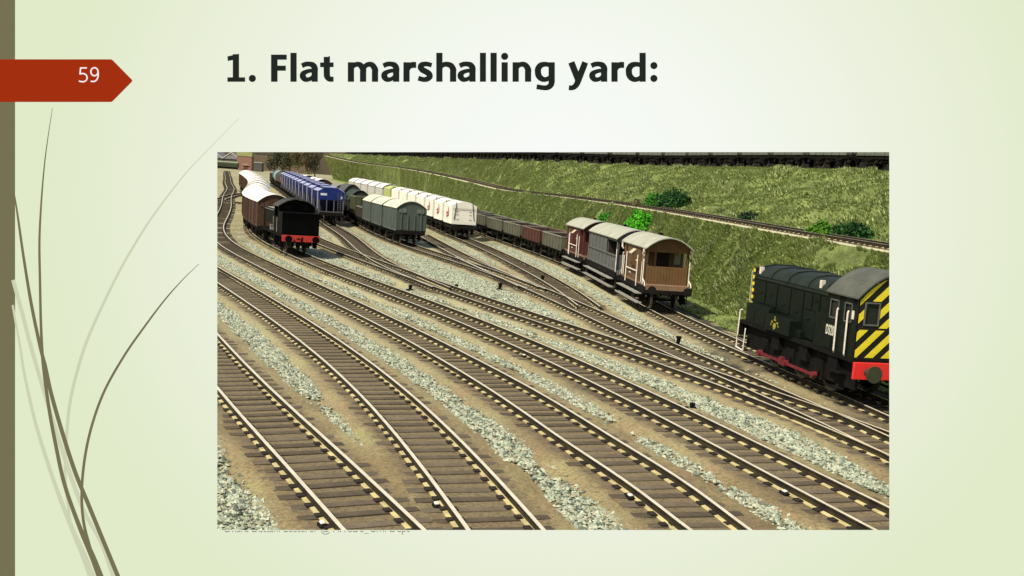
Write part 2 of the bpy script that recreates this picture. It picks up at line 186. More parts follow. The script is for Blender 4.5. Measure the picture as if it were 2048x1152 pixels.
class Path:
    def __init__(s, P, h=.6285):
        s.P = np.array(P, float)[:, :3]; s.h = np.full(len(s.P), h) if np.isscalar(h) else np.array(h)
        s.s = np.concatenate([[0], np.cumsum(np.hypot(*np.diff(s.P[:, :2], axis=0).T))]); s.n = s.s[-1]
    def at(s, t):
        p = np.array([np.interp(t, s.s, s.P[:, i]) for i in range(3)]); a = np.array([np.interp(t-.4, s.s, s.P[:, i]) for i in range(3)]); b = np.array([np.interp(t+.4, s.s, s.P[:, i]) for i in range(3)])
        d = b-a; d /= np.linalg.norm(d[:2]); return p, d, float(np.interp(t, s.s, s.h))
    def s_at_y(s, y): return float(np.interp(y, s.P[:, 1], s.s))
def yardpath(T):
    T = np.array(T); q = spline(np.column_stack([T[:, 0], T[:, 1], T[:, 2]]), 4)
    return Path(np.column_stack([q[:, 0], q[:, 1], zg(q[:, 1])]), q[:, 2])
TP = {k: yardpath(v) for k, v in TR.items()}
XP = [(-34,140.5,.62),(-40,142,.62),(-46,146,.62),(-48.3,155,.62),(-50.6,168,.62),(-51.6,178,.62),(-56,196,.62)]
TP['X'] = yardpath(XP)
TP['L'] = Path(spline(LEDGE, 8)); 
_t = spline(TOP, 8)
def offset(P, d):
    P = np.array(P, float); t = np.gradient(P[:, :2], axis=0); t /= np.linalg.norm(t, axis=1)[:, None]
    Q = P.copy(); Q[:, 0] += t[:, 1]*d; Q[:, 1] -= t[:, 0]*d; return Q      # +d is to the right looking away from the camera
TP['U'] = Path(offset(_t, 1.7))

M = dict(
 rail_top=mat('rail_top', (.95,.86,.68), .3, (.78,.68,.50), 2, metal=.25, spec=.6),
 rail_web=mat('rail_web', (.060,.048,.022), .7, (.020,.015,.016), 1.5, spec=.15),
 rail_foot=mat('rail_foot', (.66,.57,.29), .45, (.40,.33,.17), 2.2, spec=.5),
 sleeper=mat('sleeper', (.150,.118,.080), .9, (.085,.068,.052), 2.5, bump=.3, spec=.1),
 chair=mat('rail_chair', (.035,.026,.020), .8, (.015,.012,.010), 3),
 white=mat('white_paint', (.82,.74,.66), .5, (.66,.58,.50), 5),
 dark=mat('dark_metal', (.012,.011,.010), .7, (.005,.005,.005), 3, spec=.1),
 under=mat('underframe', (.016,.014,.012), .8, (.007,.006,.005), 3, spec=.1),
 tyre=mat('tyre', (.22,.20,.17), .4, (.10,.09,.08), 3, metal=.5),
)
def vary(m, amt=.28):
    """each sleeper weathers to a tone of its own"""
    nt = m.node_tree; N = nt.nodes; L = nt.links; b = N['Principled BSDF']; src = b.inputs['Base Color'].links[0].from_socket
    oi = N.new('ShaderNodeObjectInfo'); mr = N.new('ShaderNodeMapRange'); mr.inputs['To Min'].default_value = 1-amt; mr.inputs['To Max'].default_value = 1+amt; L.new(oi.outputs['Random'], mr.inputs['Value'])
    mx = N.new('ShaderNodeVectorMath'); mx.operation = 'SCALE'; L.new(src, mx.inputs[0]); L.new(mr.outputs[0], mx.inputs['Scale']); L.new(mx.outputs[0], b.inputs['Base Color'])
vary(M['sleeper'])
def make_track(key, name_label, y_from, y_to, dz=0., indiv=60, near_y=75, sl_gap=.60, foot=True):
    p = TP[key]; s0 = p.s_at_y(y_from); s1 = p.s_at_y(y_to)
    c, d, h = p.at(s0)
    root = thing('railway_track', name_label, 'railway track', (float(c[0]), float(c[1]), float(c[2])))
    o = np.array([c[0], c[1], c[2]])
    n = int((s1-s0)/.9)+1; ss = np.linspace(s0, s1, max(n, 8))
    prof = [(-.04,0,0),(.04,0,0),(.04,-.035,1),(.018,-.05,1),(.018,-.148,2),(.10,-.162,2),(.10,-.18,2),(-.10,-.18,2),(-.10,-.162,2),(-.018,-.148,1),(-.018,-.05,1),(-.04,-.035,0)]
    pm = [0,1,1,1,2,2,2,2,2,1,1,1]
    for side in (-1, 1):
        V = []; F = []; mi = []
        for t in ss:
            c, d, h = p.at(t); nx, ny = d[1], -d[0]
            for (a, z, _) in prof: V.append((c[0]-o[0]+nx*(side*h+a), c[1]-o[1]+ny*(side*h+a), c[2]-o[2]+z+dz))
        k = len(prof)
        for i in range(len(ss)-1):
            for j in range(k): F.append((i*k+j, i*k+(j+1) % k, (i+1)*k+(j+1) % k, (i+1)*k+j)); mi.append(pm[j])
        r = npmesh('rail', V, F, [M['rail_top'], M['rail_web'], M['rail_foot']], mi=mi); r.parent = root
        b = r.modifiers.new('n', 'EDGE_SPLIT') if False else None
    # sleepers with their chairs
    def sl(mb, jit):
        mb.box(-1.12, 1.12, -.13+jit, .13+jit, -.30, -.168)
        for q in (-1, 1):
            x = q*.6285
            mb.box(x-.16, x-.03, -.10+jit, .10+jit, -.178, -.13); mb.box(x+.03, x+.16, -.10+jit, .10+jit, -.178, -.13)
    m0 = MB(); sl(m0, 0); m0.m = [0]*6+[1]*(len(m0.f)-6); proto = None; rest_V = []; rest_F = []; cnt = 0
    t = s0+.3; box = MB(); sl(box, 0); bv = np.array(box.v); bf = np.array(box.f)
    while t < s1:
        c, d, h = p.at(t); a = math.atan2(d[1], d[0])-math.pi/2+random.uniform(-.015, .015)
        if cnt < indiv and c[1] < near_y:
            if proto is None: so = proto = m0.build('sleeper', [M['sleeper'], M['chair']], root)
            else: so = proto.copy(); col.objects.link(so); so.parent = root
            so.location = (c[0]-o[0], c[1]-o[1], c[2]-o[2]+dz); so.rotation_euler = (0, random.uniform(-.012, .012), a+random.uniform(-.02, .02)); so.location.z -= random.uniform(-.004, .006); so.scale = (random.uniform(.96, 1.03), random.uniform(.85, 1.12), 1); cnt += 1
        else:
            ca, sa = math.cos(a), math.sin(a); w = bv.copy()
            w[:, 0] = bv[:, 0]*ca-bv[:, 1]*sa+c[0]-o[0]; w[:, 1] = bv[:, 0]*sa+bv[:, 1]*ca+c[1]-o[1]; w[:, 2] += c[2]-o[2]+dz
            rest_F.append(bf+len(rest_V)*len(bv)); rest_V.append(w)
        t += sl_gap
    if rest_V:
        so = npmesh('sleeper', np.vstack(rest_V), np.vstack(rest_F), [M['sleeper'], M['chair']], mi=np.tile(m0.m, len(rest_V))); so.parent = root
        if len(rest_V) > 1: so['kind'] = 'stuff'
    return root
make_track('A', 'curving railway track in the lower left corner, nearest of all', 14.6, 148, 0, 100)
make_track('B', 'railway track with pinkish shining rails, second from the lower left corner', 14.6, 198, 0, 100)
make_track('C', 'long railway track passing just left of the black tank engine', 14.6, 415, 0, 100)
make_track('D', 'railway track that the black tank engine and the brown vans stand on', 14.6, 190, .003, 100)
make_track('E', 'railway track right of the tank engine track, passing two turnouts', 14.6, 125, .006, 100)
make_track('F', 'crossover track in mid yard merging with its left neighbour at a frog', 16.5, 79, -.003, 90)
make_track('F1', 'railway track under the blue hopper wagons, ending at a turnout', 56, 250, .009, 40, 100)
make_track('J', 'railway track that the grey planked vans stand on', 59, 240, .004, 40, 100)
make_track('K', 'short empty railway track between the grey planked vans and the white container wagons', 60, 108, -.006, 40, 100)
make_track('H', 'railway track under the white container wagons, curving to the crossover', 52, 250, .011, 70, 100)
make_track('G', 'railway track at the bank foot under the brake vans and diesel shunter', 14.6, 255, 0, 100, 90)
make_track('X', 'short railway track crossing the left edge beside the brown vans', 139, 196, .014, 0)
make_track('L', 'single empty railway track along the ledge halfway up the grass bank', 14, 375, 0, 100, 75)
make_track('U', 'railway track on top of the grass bank under the dark wagon train', 30, 400, 0, 20, 75)

# ------------------------------------------------------------------ ground sheet
YT = ['A','B','C','D','E','F','F1','J','K','H','G','X']
SEG = np.vstack([np.column_stack([TP[k].P[:-1, :2], TP[k].P[1:, :2]]) for k in YT])
def dist_tracks(x, y, seg=None):
    seg = SEG if seg is None else seg
    x = np.ravel(x); y = np.ravel(y); best = np.full(len(x), 1e9)
    for a, b, c, d in seg:
        k = np.abs(y-(b+d)/2) < abs(d-b)/2+9
        if not k.any(): continue
        X = x[k]; Y = y[k]; dx, dy = c-a, d-b; t = np.clip(((X-a)*dx+(Y-b)*dy)/(dx*dx+dy*dy+1e-12), 0, 1)
        best[k] = np.minimum(best[k], np.hypot(X-a-t*dx, Y-b-t*dy))
    return best
GP = TP['G'].P
def side_of_G(x, y):
    """signed horizontal offset to the right of the bank track"""
    gx = np.interp(y, GP[:, 1], GP[:, 0]); sl = np.gradient(GP[:, 0], GP[:, 1]); k = np.interp(y, GP[:, 1], sl)
    return (x-gx)/np.sqrt(1+k*k)
xs = np.concatenate([-np.geomspace(560, 24, 46), np.arange(-23.8, 17, .2), np.geomspace(17, 500, 40)])
ys = np.concatenate([np.linspace(-60, 12, 10), np.arange(13, 60, .2), 60+np.cumsum(np.geomspace(.2, 14, 170))])
X, Y = np.meshgrid(xs, ys); x = X.ravel(); y = Y.ravel()
dt = dist_tracks(x, y); g = side_of_G(x, y)
stone = np.clip((dt-1.5-.9*(fbm(x, y, 2.2, 3, 3)-.5)*1.3)/.14, 0, 1)
# the strips thin out here and there
gap = fbm(x*.5, y*.35, 4., 3, 21); stone *= np.clip((.78-gap)/.05, 0, 1)*(1)+0
stone *= np.clip((140-y)/45, .3, 1)*np.where((y < 95), np.clip((dt-1.62)/.1, .25, 1), 1)
ash_and_shade = ((g > np.where(y < 43, .1, 1.0)) & (g < 2.6) & (y < 75)).astype(float)  # dark ash cess; beside the diesel it also paints that engine's ground shadow
bed = np.clip((1.75-dt)/.45, 0, 1)
z = zg(y)-.34+.15*bed+.035*np.exp(-((dt-1.15)/.28)**2)*(.4+1.2*fbm(x, y, 1.1, 2, 77))+.10*stone*(g < 1)+(.05*(fbm(x, y, 1.3, 3, 5)-.5)+.02*(fbm(x, y, .35, 2, 9)-.5))*(1-.75*np.clip((1.3-dt)/.3, 0, 1))
z = np.where(g > 2.4, zg(y)-.35+.0*y, z)
nx_, ny_ = len(xs), len(ys); idx = np.arange(nx_*ny_).reshape(ny_, nx_)
F = np.stack([idx[:-1, :-1], idx[:-1, 1:], idx[1:, 1:], idx[1:, :-1]], -1).reshape(-1, 4)
def attr(o, name, vals):
    a = o.data.attributes.new(name, 'FLOAT', 'POINT'); a.data.foreach_set('value', np.asarray(vals, np.float32))
def ground_mat():
    m, nt, b = nodes_of('ballast_ground'); N = nt.nodes; L = nt.links; b.inputs['Roughness'].default_value = .95; b.inputs['Specular IOR Level'].default_value = .15
    tc = N.new('ShaderNodeTexCoord')
    def noise(s, d=5, r=.6):
        n = N.new('ShaderNodeTexNoise'); n.inputs['Scale'].default_value = s; n.inputs['Detail'].default_value = d; n.inputs['Roughness'].default_value = r; L.new(tc.outputs['Object'], n.inputs['Vector']); return n.outputs['Fac']
    def ramp(f, cs):
        r = N.new('ShaderNodeValToRGB'); e = r.color_ramp.elements; e[0].position = cs[0][0]; e[0].color = (*cs[0][1], 1); e[1].position = cs[-1][0]; e[1].color = (*cs[-1][1], 1)
        for p, c in cs[1:-1]: q = e.new(p); q.color = (*c, 1)
        L.new(f, r.inputs[0]); return r.outputs[0]
    def mix(f, a, c, ty='MIX'):
        x = N.new('ShaderNodeMix'); x.data_type = 'RGBA'; x.blend_type = ty
        if isinstance(f, float): x.inputs[0].default_value = f
        else: L.new(f, x.inputs[0])
        L.new(a, x.inputs[6]); L.new(c, x.inputs[7]); return x.outputs[2]
    def at(n): a = N.new('ShaderNodeAttribute'); a.attribute_name = n; return a.outputs['Fac']
    tan = ramp(noise(.35, 6), [(.28, (.18,.130,.068)), (.42, (.255,.19,.10)), (.55, (.30,.24,.125)), (.72, (.36,.335,.155))])
    grain = ramp(noise(11, 3, .8), [(.3, (.52,.50,.47)), (.55, (1,1,1)), (.75, (1.25,1.22,1.15))])
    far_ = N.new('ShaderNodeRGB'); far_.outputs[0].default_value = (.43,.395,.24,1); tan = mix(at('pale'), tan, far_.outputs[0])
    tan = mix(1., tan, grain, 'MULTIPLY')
    red = ramp(noise(.9, 4), [(.55, (0,0,0)), (.75, (.35,.35,.35))])
    rc = N.new('ShaderNodeRGB'); rc.outputs[0].default_value = (.42,.25,.15,1); tan = mix(red, tan, rc.outputs[0])
    vo = N.new('ShaderNodeTexVoronoi'); vo.inputs['Scale'].default_value = 5.5; vo.inputs['Randomness'].default_value = 1; L.new(tc.outputs['Object'], vo.inputs['Vector'])
    sc = ramp(vo.outputs['Color'], [(.15, (.15,.18,.125)), (.45, (.29,.32,.22)), (.8, (.48,.50,.35))])
    edge = ramp(vo.outputs['Distance'], [(.2, (1,1,1)), (.62, (.45,.45,.45))]); sc = mix(1., sc, edge, 'MULTIPLY')
    colr = mix(at('stone'), tan, sc)
    sb = N.new('ShaderNodeRGB'); sb.outputs[0].default_value = (.185,.145,.088,1)
    colr = mix(at('between'), colr, mix(1., sb.outputs[0], grain, 'MULTIPLY'))
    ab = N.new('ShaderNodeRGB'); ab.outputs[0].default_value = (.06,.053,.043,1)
    colr = mix(at('ash_and_shade'), colr, mix(1., ab.outputs[0], grain, 'MULTIPLY'))
    L.new(colr, b.inputs['Base Color'])
    bp = N.new('ShaderNodeBump'); bp.inputs['Strength'].default_value = .5; bp.inputs['Distance'].default_value = .08; L.new(noise(9, 4, .8), bp.inputs['Height']); L.new(bp.outputs[0], b.inputs['Normal'])
    return m
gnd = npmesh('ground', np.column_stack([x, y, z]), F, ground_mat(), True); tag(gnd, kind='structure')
btw = np.clip((1.12-dt)/.1, 0, 1)*.85
attr(gnd, 'stone', stone*(g < .9)); attr(gnd, 'between', btw*np.clip(1.3-y/140, .35, 1)); attr(gnd, 'pale', np.clip((y-20)/38, 0, .92)*np.clip(fbm(x, y*.5, 5, 3, 91)*2.6-.2, .3, 1)); DARK_SPOTS = [(-3.1,59,1.3),(.6,62,1.2),(3.6,46,1.3),(4.9,40.5,1.4),(6.6,36,1.2),(-6.8,57,1.5),(-5.5,55.5,1.2),(1.3,31.5,.8),(-11.5,74,1.3),(-6,84,1.2),(8.6,29,1.1),(-9.2,64,1.2),(5.8,38.5,1.0)]
dark_spots = sum(np.exp(-(((x-a)/r_)**2+((y-b)/(r_*2.2))**2)) for a, b, r_ in DARK_SPOTS)*(dt < 1.6)*np.clip(fbm(x, y, .8, 3, 15)*2.2-.5, 0, 1)  # darker patches around the turnouts
attr(gnd, 'ash_and_shade', np.clip(dark_spots*.9+ash_and_shade*np.clip((.75-fbm(x,y,1.1,3,4))*6,0,1), 0, 1))

# loose stones heaped between the tracks
def rock_mesh(n_, xr, yr, smin, smax, name, thr=1.5):
    px = rng.uniform(*xr, n_); py = rng.uniform(*yr, n_); d = dist_tracks(px, py); gg = side_of_G(px, py)
    st = (d-thr-.9*(fbm(px, py, 2.2, 3, 3)-.5)*1.3); gp_ = fbm(px*.5, py*.35, 4., 3, 21)
    k = ((rng.random(n_) < np.clip((st+.06)/.22, 0, 1)) & (gp_ < .78) & (gg < .9) & (px > -.42*py-4) & (px < .42*py+3)) | ((d > 1.0) & (d < 1.5) & (rng.random(n_) < .03) & (gg < 1))
    px, py = px[k], py[k]; m = len(px)
    pz = zg(py)-.24+.05*(fbm(px, py, 1.3, 3, 5)-.5)
    base = np.array([(1,0,0),(-1,0,0),(0,1,0),(0,-1,0),(0,0,1),(0,0,-1)], float); fc = np.array([(0,2,4),(2,1,4),(1,3,4),(3,0,4),(2,0,5),(1,2,5),(3,1,5),(0,3,5)])
    V = base[None]*rng.uniform(.6, 1.25, (m, 6, 1)); V += rng.uniform(-.28, .28, (m, 6, 3))
    V *= (rng.uniform(smin, smax, (m, 1, 1))*.5); V[:, :, 2] *= .75; V[:, :, 0] *= rng.uniform(.8, 1.4, (m, 1))
    a = rng.uniform(0, 6.28, m); ca, sa = np.cos(a)[:, None], np.sin(a)[:, None]; vx = V[:, :, 0]*ca-V[:, :, 1]*sa; vy = V[:, :, 0]*sa+V[:, :, 1]*ca
    V = np.stack([vx+px[:, None], vy+py[:, None], V[:, :, 2]+pz[:, None]+.02], -1)
    Fm = (fc[None]+np.arange(m)[:, None, None]*6).reshape(-1, 3)
    mi = np.repeat(rng.choice(4, m, p=[.38,.30,.18,.14]), 8)
    return V.reshape(-1, 3), Fm, mi
SM = [mat('stone_a', (.36,.39,.29), .8, (.24,.27,.20), 4), mat('stone_b', (.52,.54,.41), .8, (.37,.395,.30), 4), mat('stone_c', (.17,.20,.155), .85, (.09,.11,.085), 4), mat('stone_d', (.40,.38,.27), .85, (.3,.27,.18), 4)]
V1, F1_, m1 = rock_mesh(190000, (-18, 14), (14, 40), .055, .14, '')
V2, F2_, m2 = rock_mesh(230000, (-30, 10), (40, 100), .075, .17, '')
tag(npmesh('ballast_stones', np.vstack([V1, V2]), np.vstack([F1_, F2_+len(V1)]), SM, mi=np.concatenate([m1, m2])), 'pale green-grey stones heaped in strips between the tracks', 'ballast stones', kind='stuff')
print('stones', len(m1)//8, len(m2)//8)

# ------------------------------------------------------------------ grass bank in two tiers
def resamp(P, n):
    P = np.array(P, float); s = np.concatenate([[0], np.cumsum(np.linalg.norm(np.diff(P, axis=0), axis=1))]); t = np.linspace(0, 1, n)**1.55*s[-1]
    return np.column_stack([np.interp(t, s, P[:, i]) for i in range(3)])
NL = 620
gpath = TP['G'].P
gg_ = gpath[(gpath[:, 1] < 255)]
ext = np.array([[gg_[-1, 0]-(yy-255)*.30, yy, float(zg(yy))] for yy in (300, 345, 385)]); gcl = np.vstack([gg_, ext])
foot = offset(gcl, 2.15); toe = offset(gcl, 3.6)
led = spline(LEDGE, 8); top = spline(TOP, 8)
foot[:, 2] = zg(foot[:, 1])-.33; toe[:, 2] = zg(toe[:, 1])-.05
A0 = resamp(foot, NL); A1 = resamp(toe, NL); L0 = resamp(offset(led, -2.0), NL); L1 = resamp(offset(led, 1.6), NL); T0 = resamp(top, NL); T1 = resamp(offset(top, 18), NL)
L0[:, 2] -= .205; L1[:, 2] -= .205; T0[:, 2] -= .12; T1[:, 2] -= .2
def strip(rows, amp, name, material, seed, rot=.9):
    """loft between successive rows with n cross steps each; lumpy displacement upwards"""
    out = []; ramp_ = []
    for (Pa, Pb, n, e0, e1) in rows:
        for j in range(n):
            t = j/n; out.append(Pa*(1-t)+Pb*t); w = min(1, (t+.02)/.12 if e0 else 1, (1-t)/.22 if e1 else 1); ramp_.append(np.full(NL, max(w, 0)))
    out.append(rows[-1][1]); ramp_.append(np.zeros(NL)); V = np.stack(out); W = np.stack(ramp_)
    xx = V[..., 0]; yy = V[..., 1]; u = xx*.8+yy*.25; v = -xx*.25+yy*.8
    d = (fbm(u, v*.55, 2.6, 3, seed)-.45)*1.0+(fbm(u+v*.5, v*.7+V[..., 2], 1.1, 3, seed+7)-.45)*1.15
    V[..., 2] += W*amp*d
    r, c = V.shape[:2]; idx = np.arange(r*c).reshape(r, c); Fq = np.stack([idx[:-1, :-1], idx[:-1, 1:], idx[1:, 1:], idx[1:, :-1]], -1).reshape(-1, 4)
    o = npmesh(name, V.reshape(-1, 3), Fq, material, True); return o, V, W
def grass_mat(name, k=1.):
    m, nt, b = nodes_of(name); N = nt.nodes; L = nt.links; b.inputs['Roughness'].default_value = .95; b.inputs['Specular IOR Level'].default_value = .1
    tc = N.new('ShaderNodeTexCoord')
    def no(s, d, r=.65, st=None):
        n = N.new('ShaderNodeTexNoise'); n.inputs['Scale'].default_value = s; n.inputs['Detail'].default_value = d; n.inputs['Roughness'].default_value = r
        mp = N.new('ShaderNodeMapping'); L.new(tc.outputs['Object'], mp.inputs[0]); mp.inputs['Scale'].default_value = st or (1,1,1); L.new(mp.outputs[0], n.inputs['Vector']); return n.outputs['Fac']
    r1 = N.new('ShaderNodeValToRGB'); e = r1.color_ramp.elements; e[0].position = .32; e[0].color = (.105*k,.13*k,.05*k,1); e[1].position = .72; e[1].color = (.31*k,.37*k,.145*k,1); q = e.new(.5); q.color = (.19*k,.24*k,.088*k,1)
    L.new(no(.5, 6), r1.inputs[0])
    r2 = N.new('ShaderNodeValToRGB'); e = r2.color_ramp.elements; e[0].position = .3; e[0].color = (.5,.5,.46,1); e[1].position = .7; e[1].color = (1.25,1.22,1.05,1)
    L.new(no(5, 5, .75, (1,.6,1)), r2.inputs[0])
    mx = N.new('ShaderNodeMix'); mx.data_type = 'RGBA'; mx.blend_type = 'MULTIPLY'; mx.inputs[0].default_value = 1; L.new(r1.outputs[0], mx.inputs[6]); L.new(r2.outputs[0], mx.inputs[7]); L.new(mx.outputs[2], b.inputs['Base Color'])
    bp = N.new('ShaderNodeBump'); bp.inputs['Strength'].default_value = .9; bp.inputs['Distance'].default_value = .25; L.new(no(3.2, 6, .75, (1,.6,1.)), bp.inputs['Height']); L.new(bp.outputs[0], b.inputs['Normal'])
    return m
GM = grass_mat('bank_grass'); GL = grass_mat('flat_grass', 1.15)
verge, VV, WV = strip([(A0, A1, 7, 0, 0)], .12, 'grass_verge', GL, 61); tag(verge, kind='structure')
lowb, VL, WL = strip([(A1, L0, 30, 1, 1)], .85, 'lower_bank', GM, 31); tag(lowb, kind='structure')
upb, VU, WU = strip([(L1, T0, 52, 1, 1)], 1.35, 'upper_bank', GM, 51); tag(upb, kind='structure')
LM = mat('ledge_ballast', (.62,.57,.38), .95, (.44,.39,.25), 3, bump=.6, bscale=7)
ledge, _, _ = strip([(L0, L1, 6, 0, 0)], .0, 'ledge', LM, 3); tag(ledge, kind='structure')
plat, _, _ = strip([(T0, T1, 4, 0, 0)], .0, 'bank_top', mat('top_path', (.46,.43,.28), .95, (.30,.27,.16), 2.), 3); tag(plat, kind='structure')
# tufts: bunches of narrow blades
def tufts(V, W, n_, hmin, hmax, dens_y, seed, jmin=0):
    g = np.random.default_rng(seed); r, c = V.shape[:2]
    i = g.uniform(jmin, r-1.001, n_); j = g.uniform(0, c-1.001, n_)
    i0 = i.astype(int); j0 = j.astype(int); a = (i-i0)[:, None]; b = (j-j0)[:, None]
    P = (V[i0, j0]*(1-a)+V[i0+1, j0]*a)*(1-b)+(V[i0, j0+1]*(1-a)+V[i0+1, j0+1]*a)*b
    k = (P[:, 1] > 20) & (P[:, 1] < dens_y) & (P[:, 0] < .36*P[:, 1]+2) & (fbm(P[:, 0], P[:, 1], 1.6, 3, seed) > .26); P = P[k]; m = len(P)
    B = 5; h = g.uniform(hmin, hmax, (m, B))*(.55+1.5*np.clip((fbm(P[:, 0]+3, P[:, 1]*.8, 1.3, 2, seed+3)-.42)*6, 0, 1))[:, None]; a = g.uniform(0, 6.28, (m, B)); lean = g.uniform(.2, .9, (m, B))*h
    base = P[:, None]+np.stack([np.cos(a)*.06, np.sin(a)*.06, np.full(a.shape, -.05)], -1)
    tip = P[:, None]+np.stack([np.cos(a)*lean-.12, np.sin(a)*lean-.10, h], -1)
    w = np.stack([-np.sin(a), np.cos(a), 0*a], -1)*(.05+.09*h[..., None])
    T = np.stack([base-w, base+w, tip], 2).reshape(-1, 3); Fq = np.arange(len(T)).reshape(-1, 3)
    return T, Fq, np.repeat(g.choice(3, m, p=[.45,.35,.2]), B)
TM = [mat('blade_a', (.53,.60,.26), .9, (.38,.44,.17), .6), mat('blade_b', (.32,.39,.15), .9, (.21,.265,.095), .6), mat('blade_c', (.60,.64,.30), .9, (.45,.49,.21), .6)]
a1 = tufts(VL, WL, 150000, .04, .15, 215, 5, 0); a2 = tufts(VU, WU, 200000, .06, .20, 330, 6); a3 = tufts(VV, WV, 9000, .03, .08, 120, 7)
Vt = []; Ft = []; mt = []; q = 0
for v_, f_, m_ in (a1, a2, a3): Vt.append(v_); Ft.append(f_+q); mt.append(m_); q += len(v_)
tag(npmesh('grass', np.vstack(Vt), np.vstack(Ft), TM, mi=np.concatenate(mt)), 'rough grey-green grass tufts covering both tiers of the bank', 'grass', kind='stuff')
print('tufts', q//3)
# bushes: leaf clumps spread through an uneven crown
def bush(name, label, loc, rx, ry, rz, n, c, c2, leaf=.10, seed=1, cat='bush', group=None):
    g = np.random.default_rng(seed); root = thing(name, label, cat, loc, 0, group)
    t = MB()
    for k in range(5):
        a = k*1.256+.3; t.tube((0,0,-.5), (math.cos(a)*rx*.45, math.sin(a)*ry*.45, rz*.75), .045, 5, r1=.012)
    t.build('stem', mat('stem', (.09,.06,.035), .9), root)
    d = g.normal(size=(n, 3)); d /= np.linalg.norm(d, axis=1)[:, None]; rad = g.uniform(.45, 1, n)**.5
    lump = .82+.35*noise2(d[:, 0]*2.2+5, d[:, 2]*2.2+d[:, 1]*1.7+9, seed)
    P = d*(rad*lump)[:, None]*[rx, ry, rz]; P[:, 2] = np.abs(P[:, 2])*1.0-.1*rz
    a = g.normal(size=(n, 3)); a /= np.linalg.norm(a, axis=1)[:, None]; b = np.cross(a, g.normal(size=(n, 3))); b /= np.linalg.norm(b, axis=1)[:, None]
    s = g.uniform(.6, 1.3, (n, 1))*leaf
    V = np.stack([P-a*s, P+b*s*.6, P+a*s, P-b*s*.6], 1).reshape(-1, 3); Fq = np.arange(4*n).reshape(-1, 4)
    o = npmesh('foliage', V, Fq, mat(name+str(seed)+'_leaf', c, .8, c2, 2.2), False); o.parent = root; return root
def bank_z(V, x, y):
    d = (V[..., 0]-x)**2+(V[..., 1]-y)**2; i = np.unravel_index(d.argmin(), d.shape); return float(V[i][2])
def bushat(V, x, y, *a, **k):
    pass
for (lab, V_, x_, y_, rx, ry, rz, n, c, c2, sd, nm) in [
    ('bright green rounded bush low on the bank behind the brown brake van', VL, 6.05, 79.9, 1.5, 1.15, 1.7, 3800, (.11,.50,.02), (.05,.27,.01), 1, 'bush'),
    ('small bright green bush on the bank behind the red brake van', VL, 3.7, 91, .65, .55, .75, 800, (.08,.36,.03), (.05,.24,.02), 2, 'bush'),
    ('light green half of the big bush pair beside the ledge track', VU, 7.8, 90, 1.25, .9, 1.5, 2200, (.07,.26,.02), (.03,.14,.015), 3, 'bush'),
    ('dark green bush joined to the right of a lighter one beside the ledge track', VU, 9.1, 88.5, 1.6, 1.1, 1.75, 3200, (.030,.115,.020), (.009,.035,.008), 4, 'bush'),
    ('small low dark bush alone beside the ledge track', VU, 12.3, 71.5, .85, .6, .72, 900, (.022,.06,.015), (.008,.025,.008), 5, 'bush'),
    ('low yellow-green bush beside the ledge track, left of a wide dark one', VU, 14.0, 58.0, .95, .7, .85, 1200, (.12,.29,.02), (.05,.15,.012), 6, 'bush'),
    ('wide dark green bush beside the ledge track near the right edge', VU, 15.25, 57, 1.25, .9, 1.08, 2500, (.035,.120,.020), (.010,.038,.009), 7, 'bush'),
    ('small dry brown tuft on the near edge of the ledge', VL, 6.1, 90, .38, .38, .75, 400, (.17,.16,.06), (.10,.095,.04), 8, 'shrub')]:
    bush(nm, lab, (x_, y_, bank_z(V_, x_, y_)-.05), rx, ry, rz, n, c, c2, .11, sd, nm)

# ------------------------------------------------------------------ rolling stock. local axes: +x towards the front, z=0 on the rail top
def wheelset(parent, xs, r=.48, mt=None, name='wheel'):
    proto = None
    for x in xs:
        for s in (-1, 1):
            if proto is None:
                w = MB(); w.tube((0,-.06,0), (0,.06,0), r, 18); w.tube((0,-.085,0), (0,.085,0), r*.8, 18, 1); w.tube((0,-.13,0), (0,.13,0), .09, 8, 1)
                proto = w.build(name, [M['tyre'], M['under']]); o = proto
            else: o = proto.copy(); col.objects.link(o)
            o.parent = parent; o.location = (x, s*.63, r-.01)
def buffers(parent, L, z=1.03, mt=None, ends=(-1, 1), r=.21):
    proto = None; mt = mt or M['under']
    for e in ends:
        for s in (-1, 1):
            if proto is None:
                b = MB(); b.tube((-.02,0,0), (.27,0,0), .10, 10, r1=.085); b.tube((.2,0,0), (.42,0,0), .055, 8); b.tube((.41,0,0), (.47,0,0), r, 16); proto = o = b.build('buffer', mt)
            else: o = proto.copy(); col.objects.link(o)
            o.parent = parent; o.location = (e*L/2, s*.87, z); o.rotation_euler = (0, 0, 0 if e > 0 else math.pi)
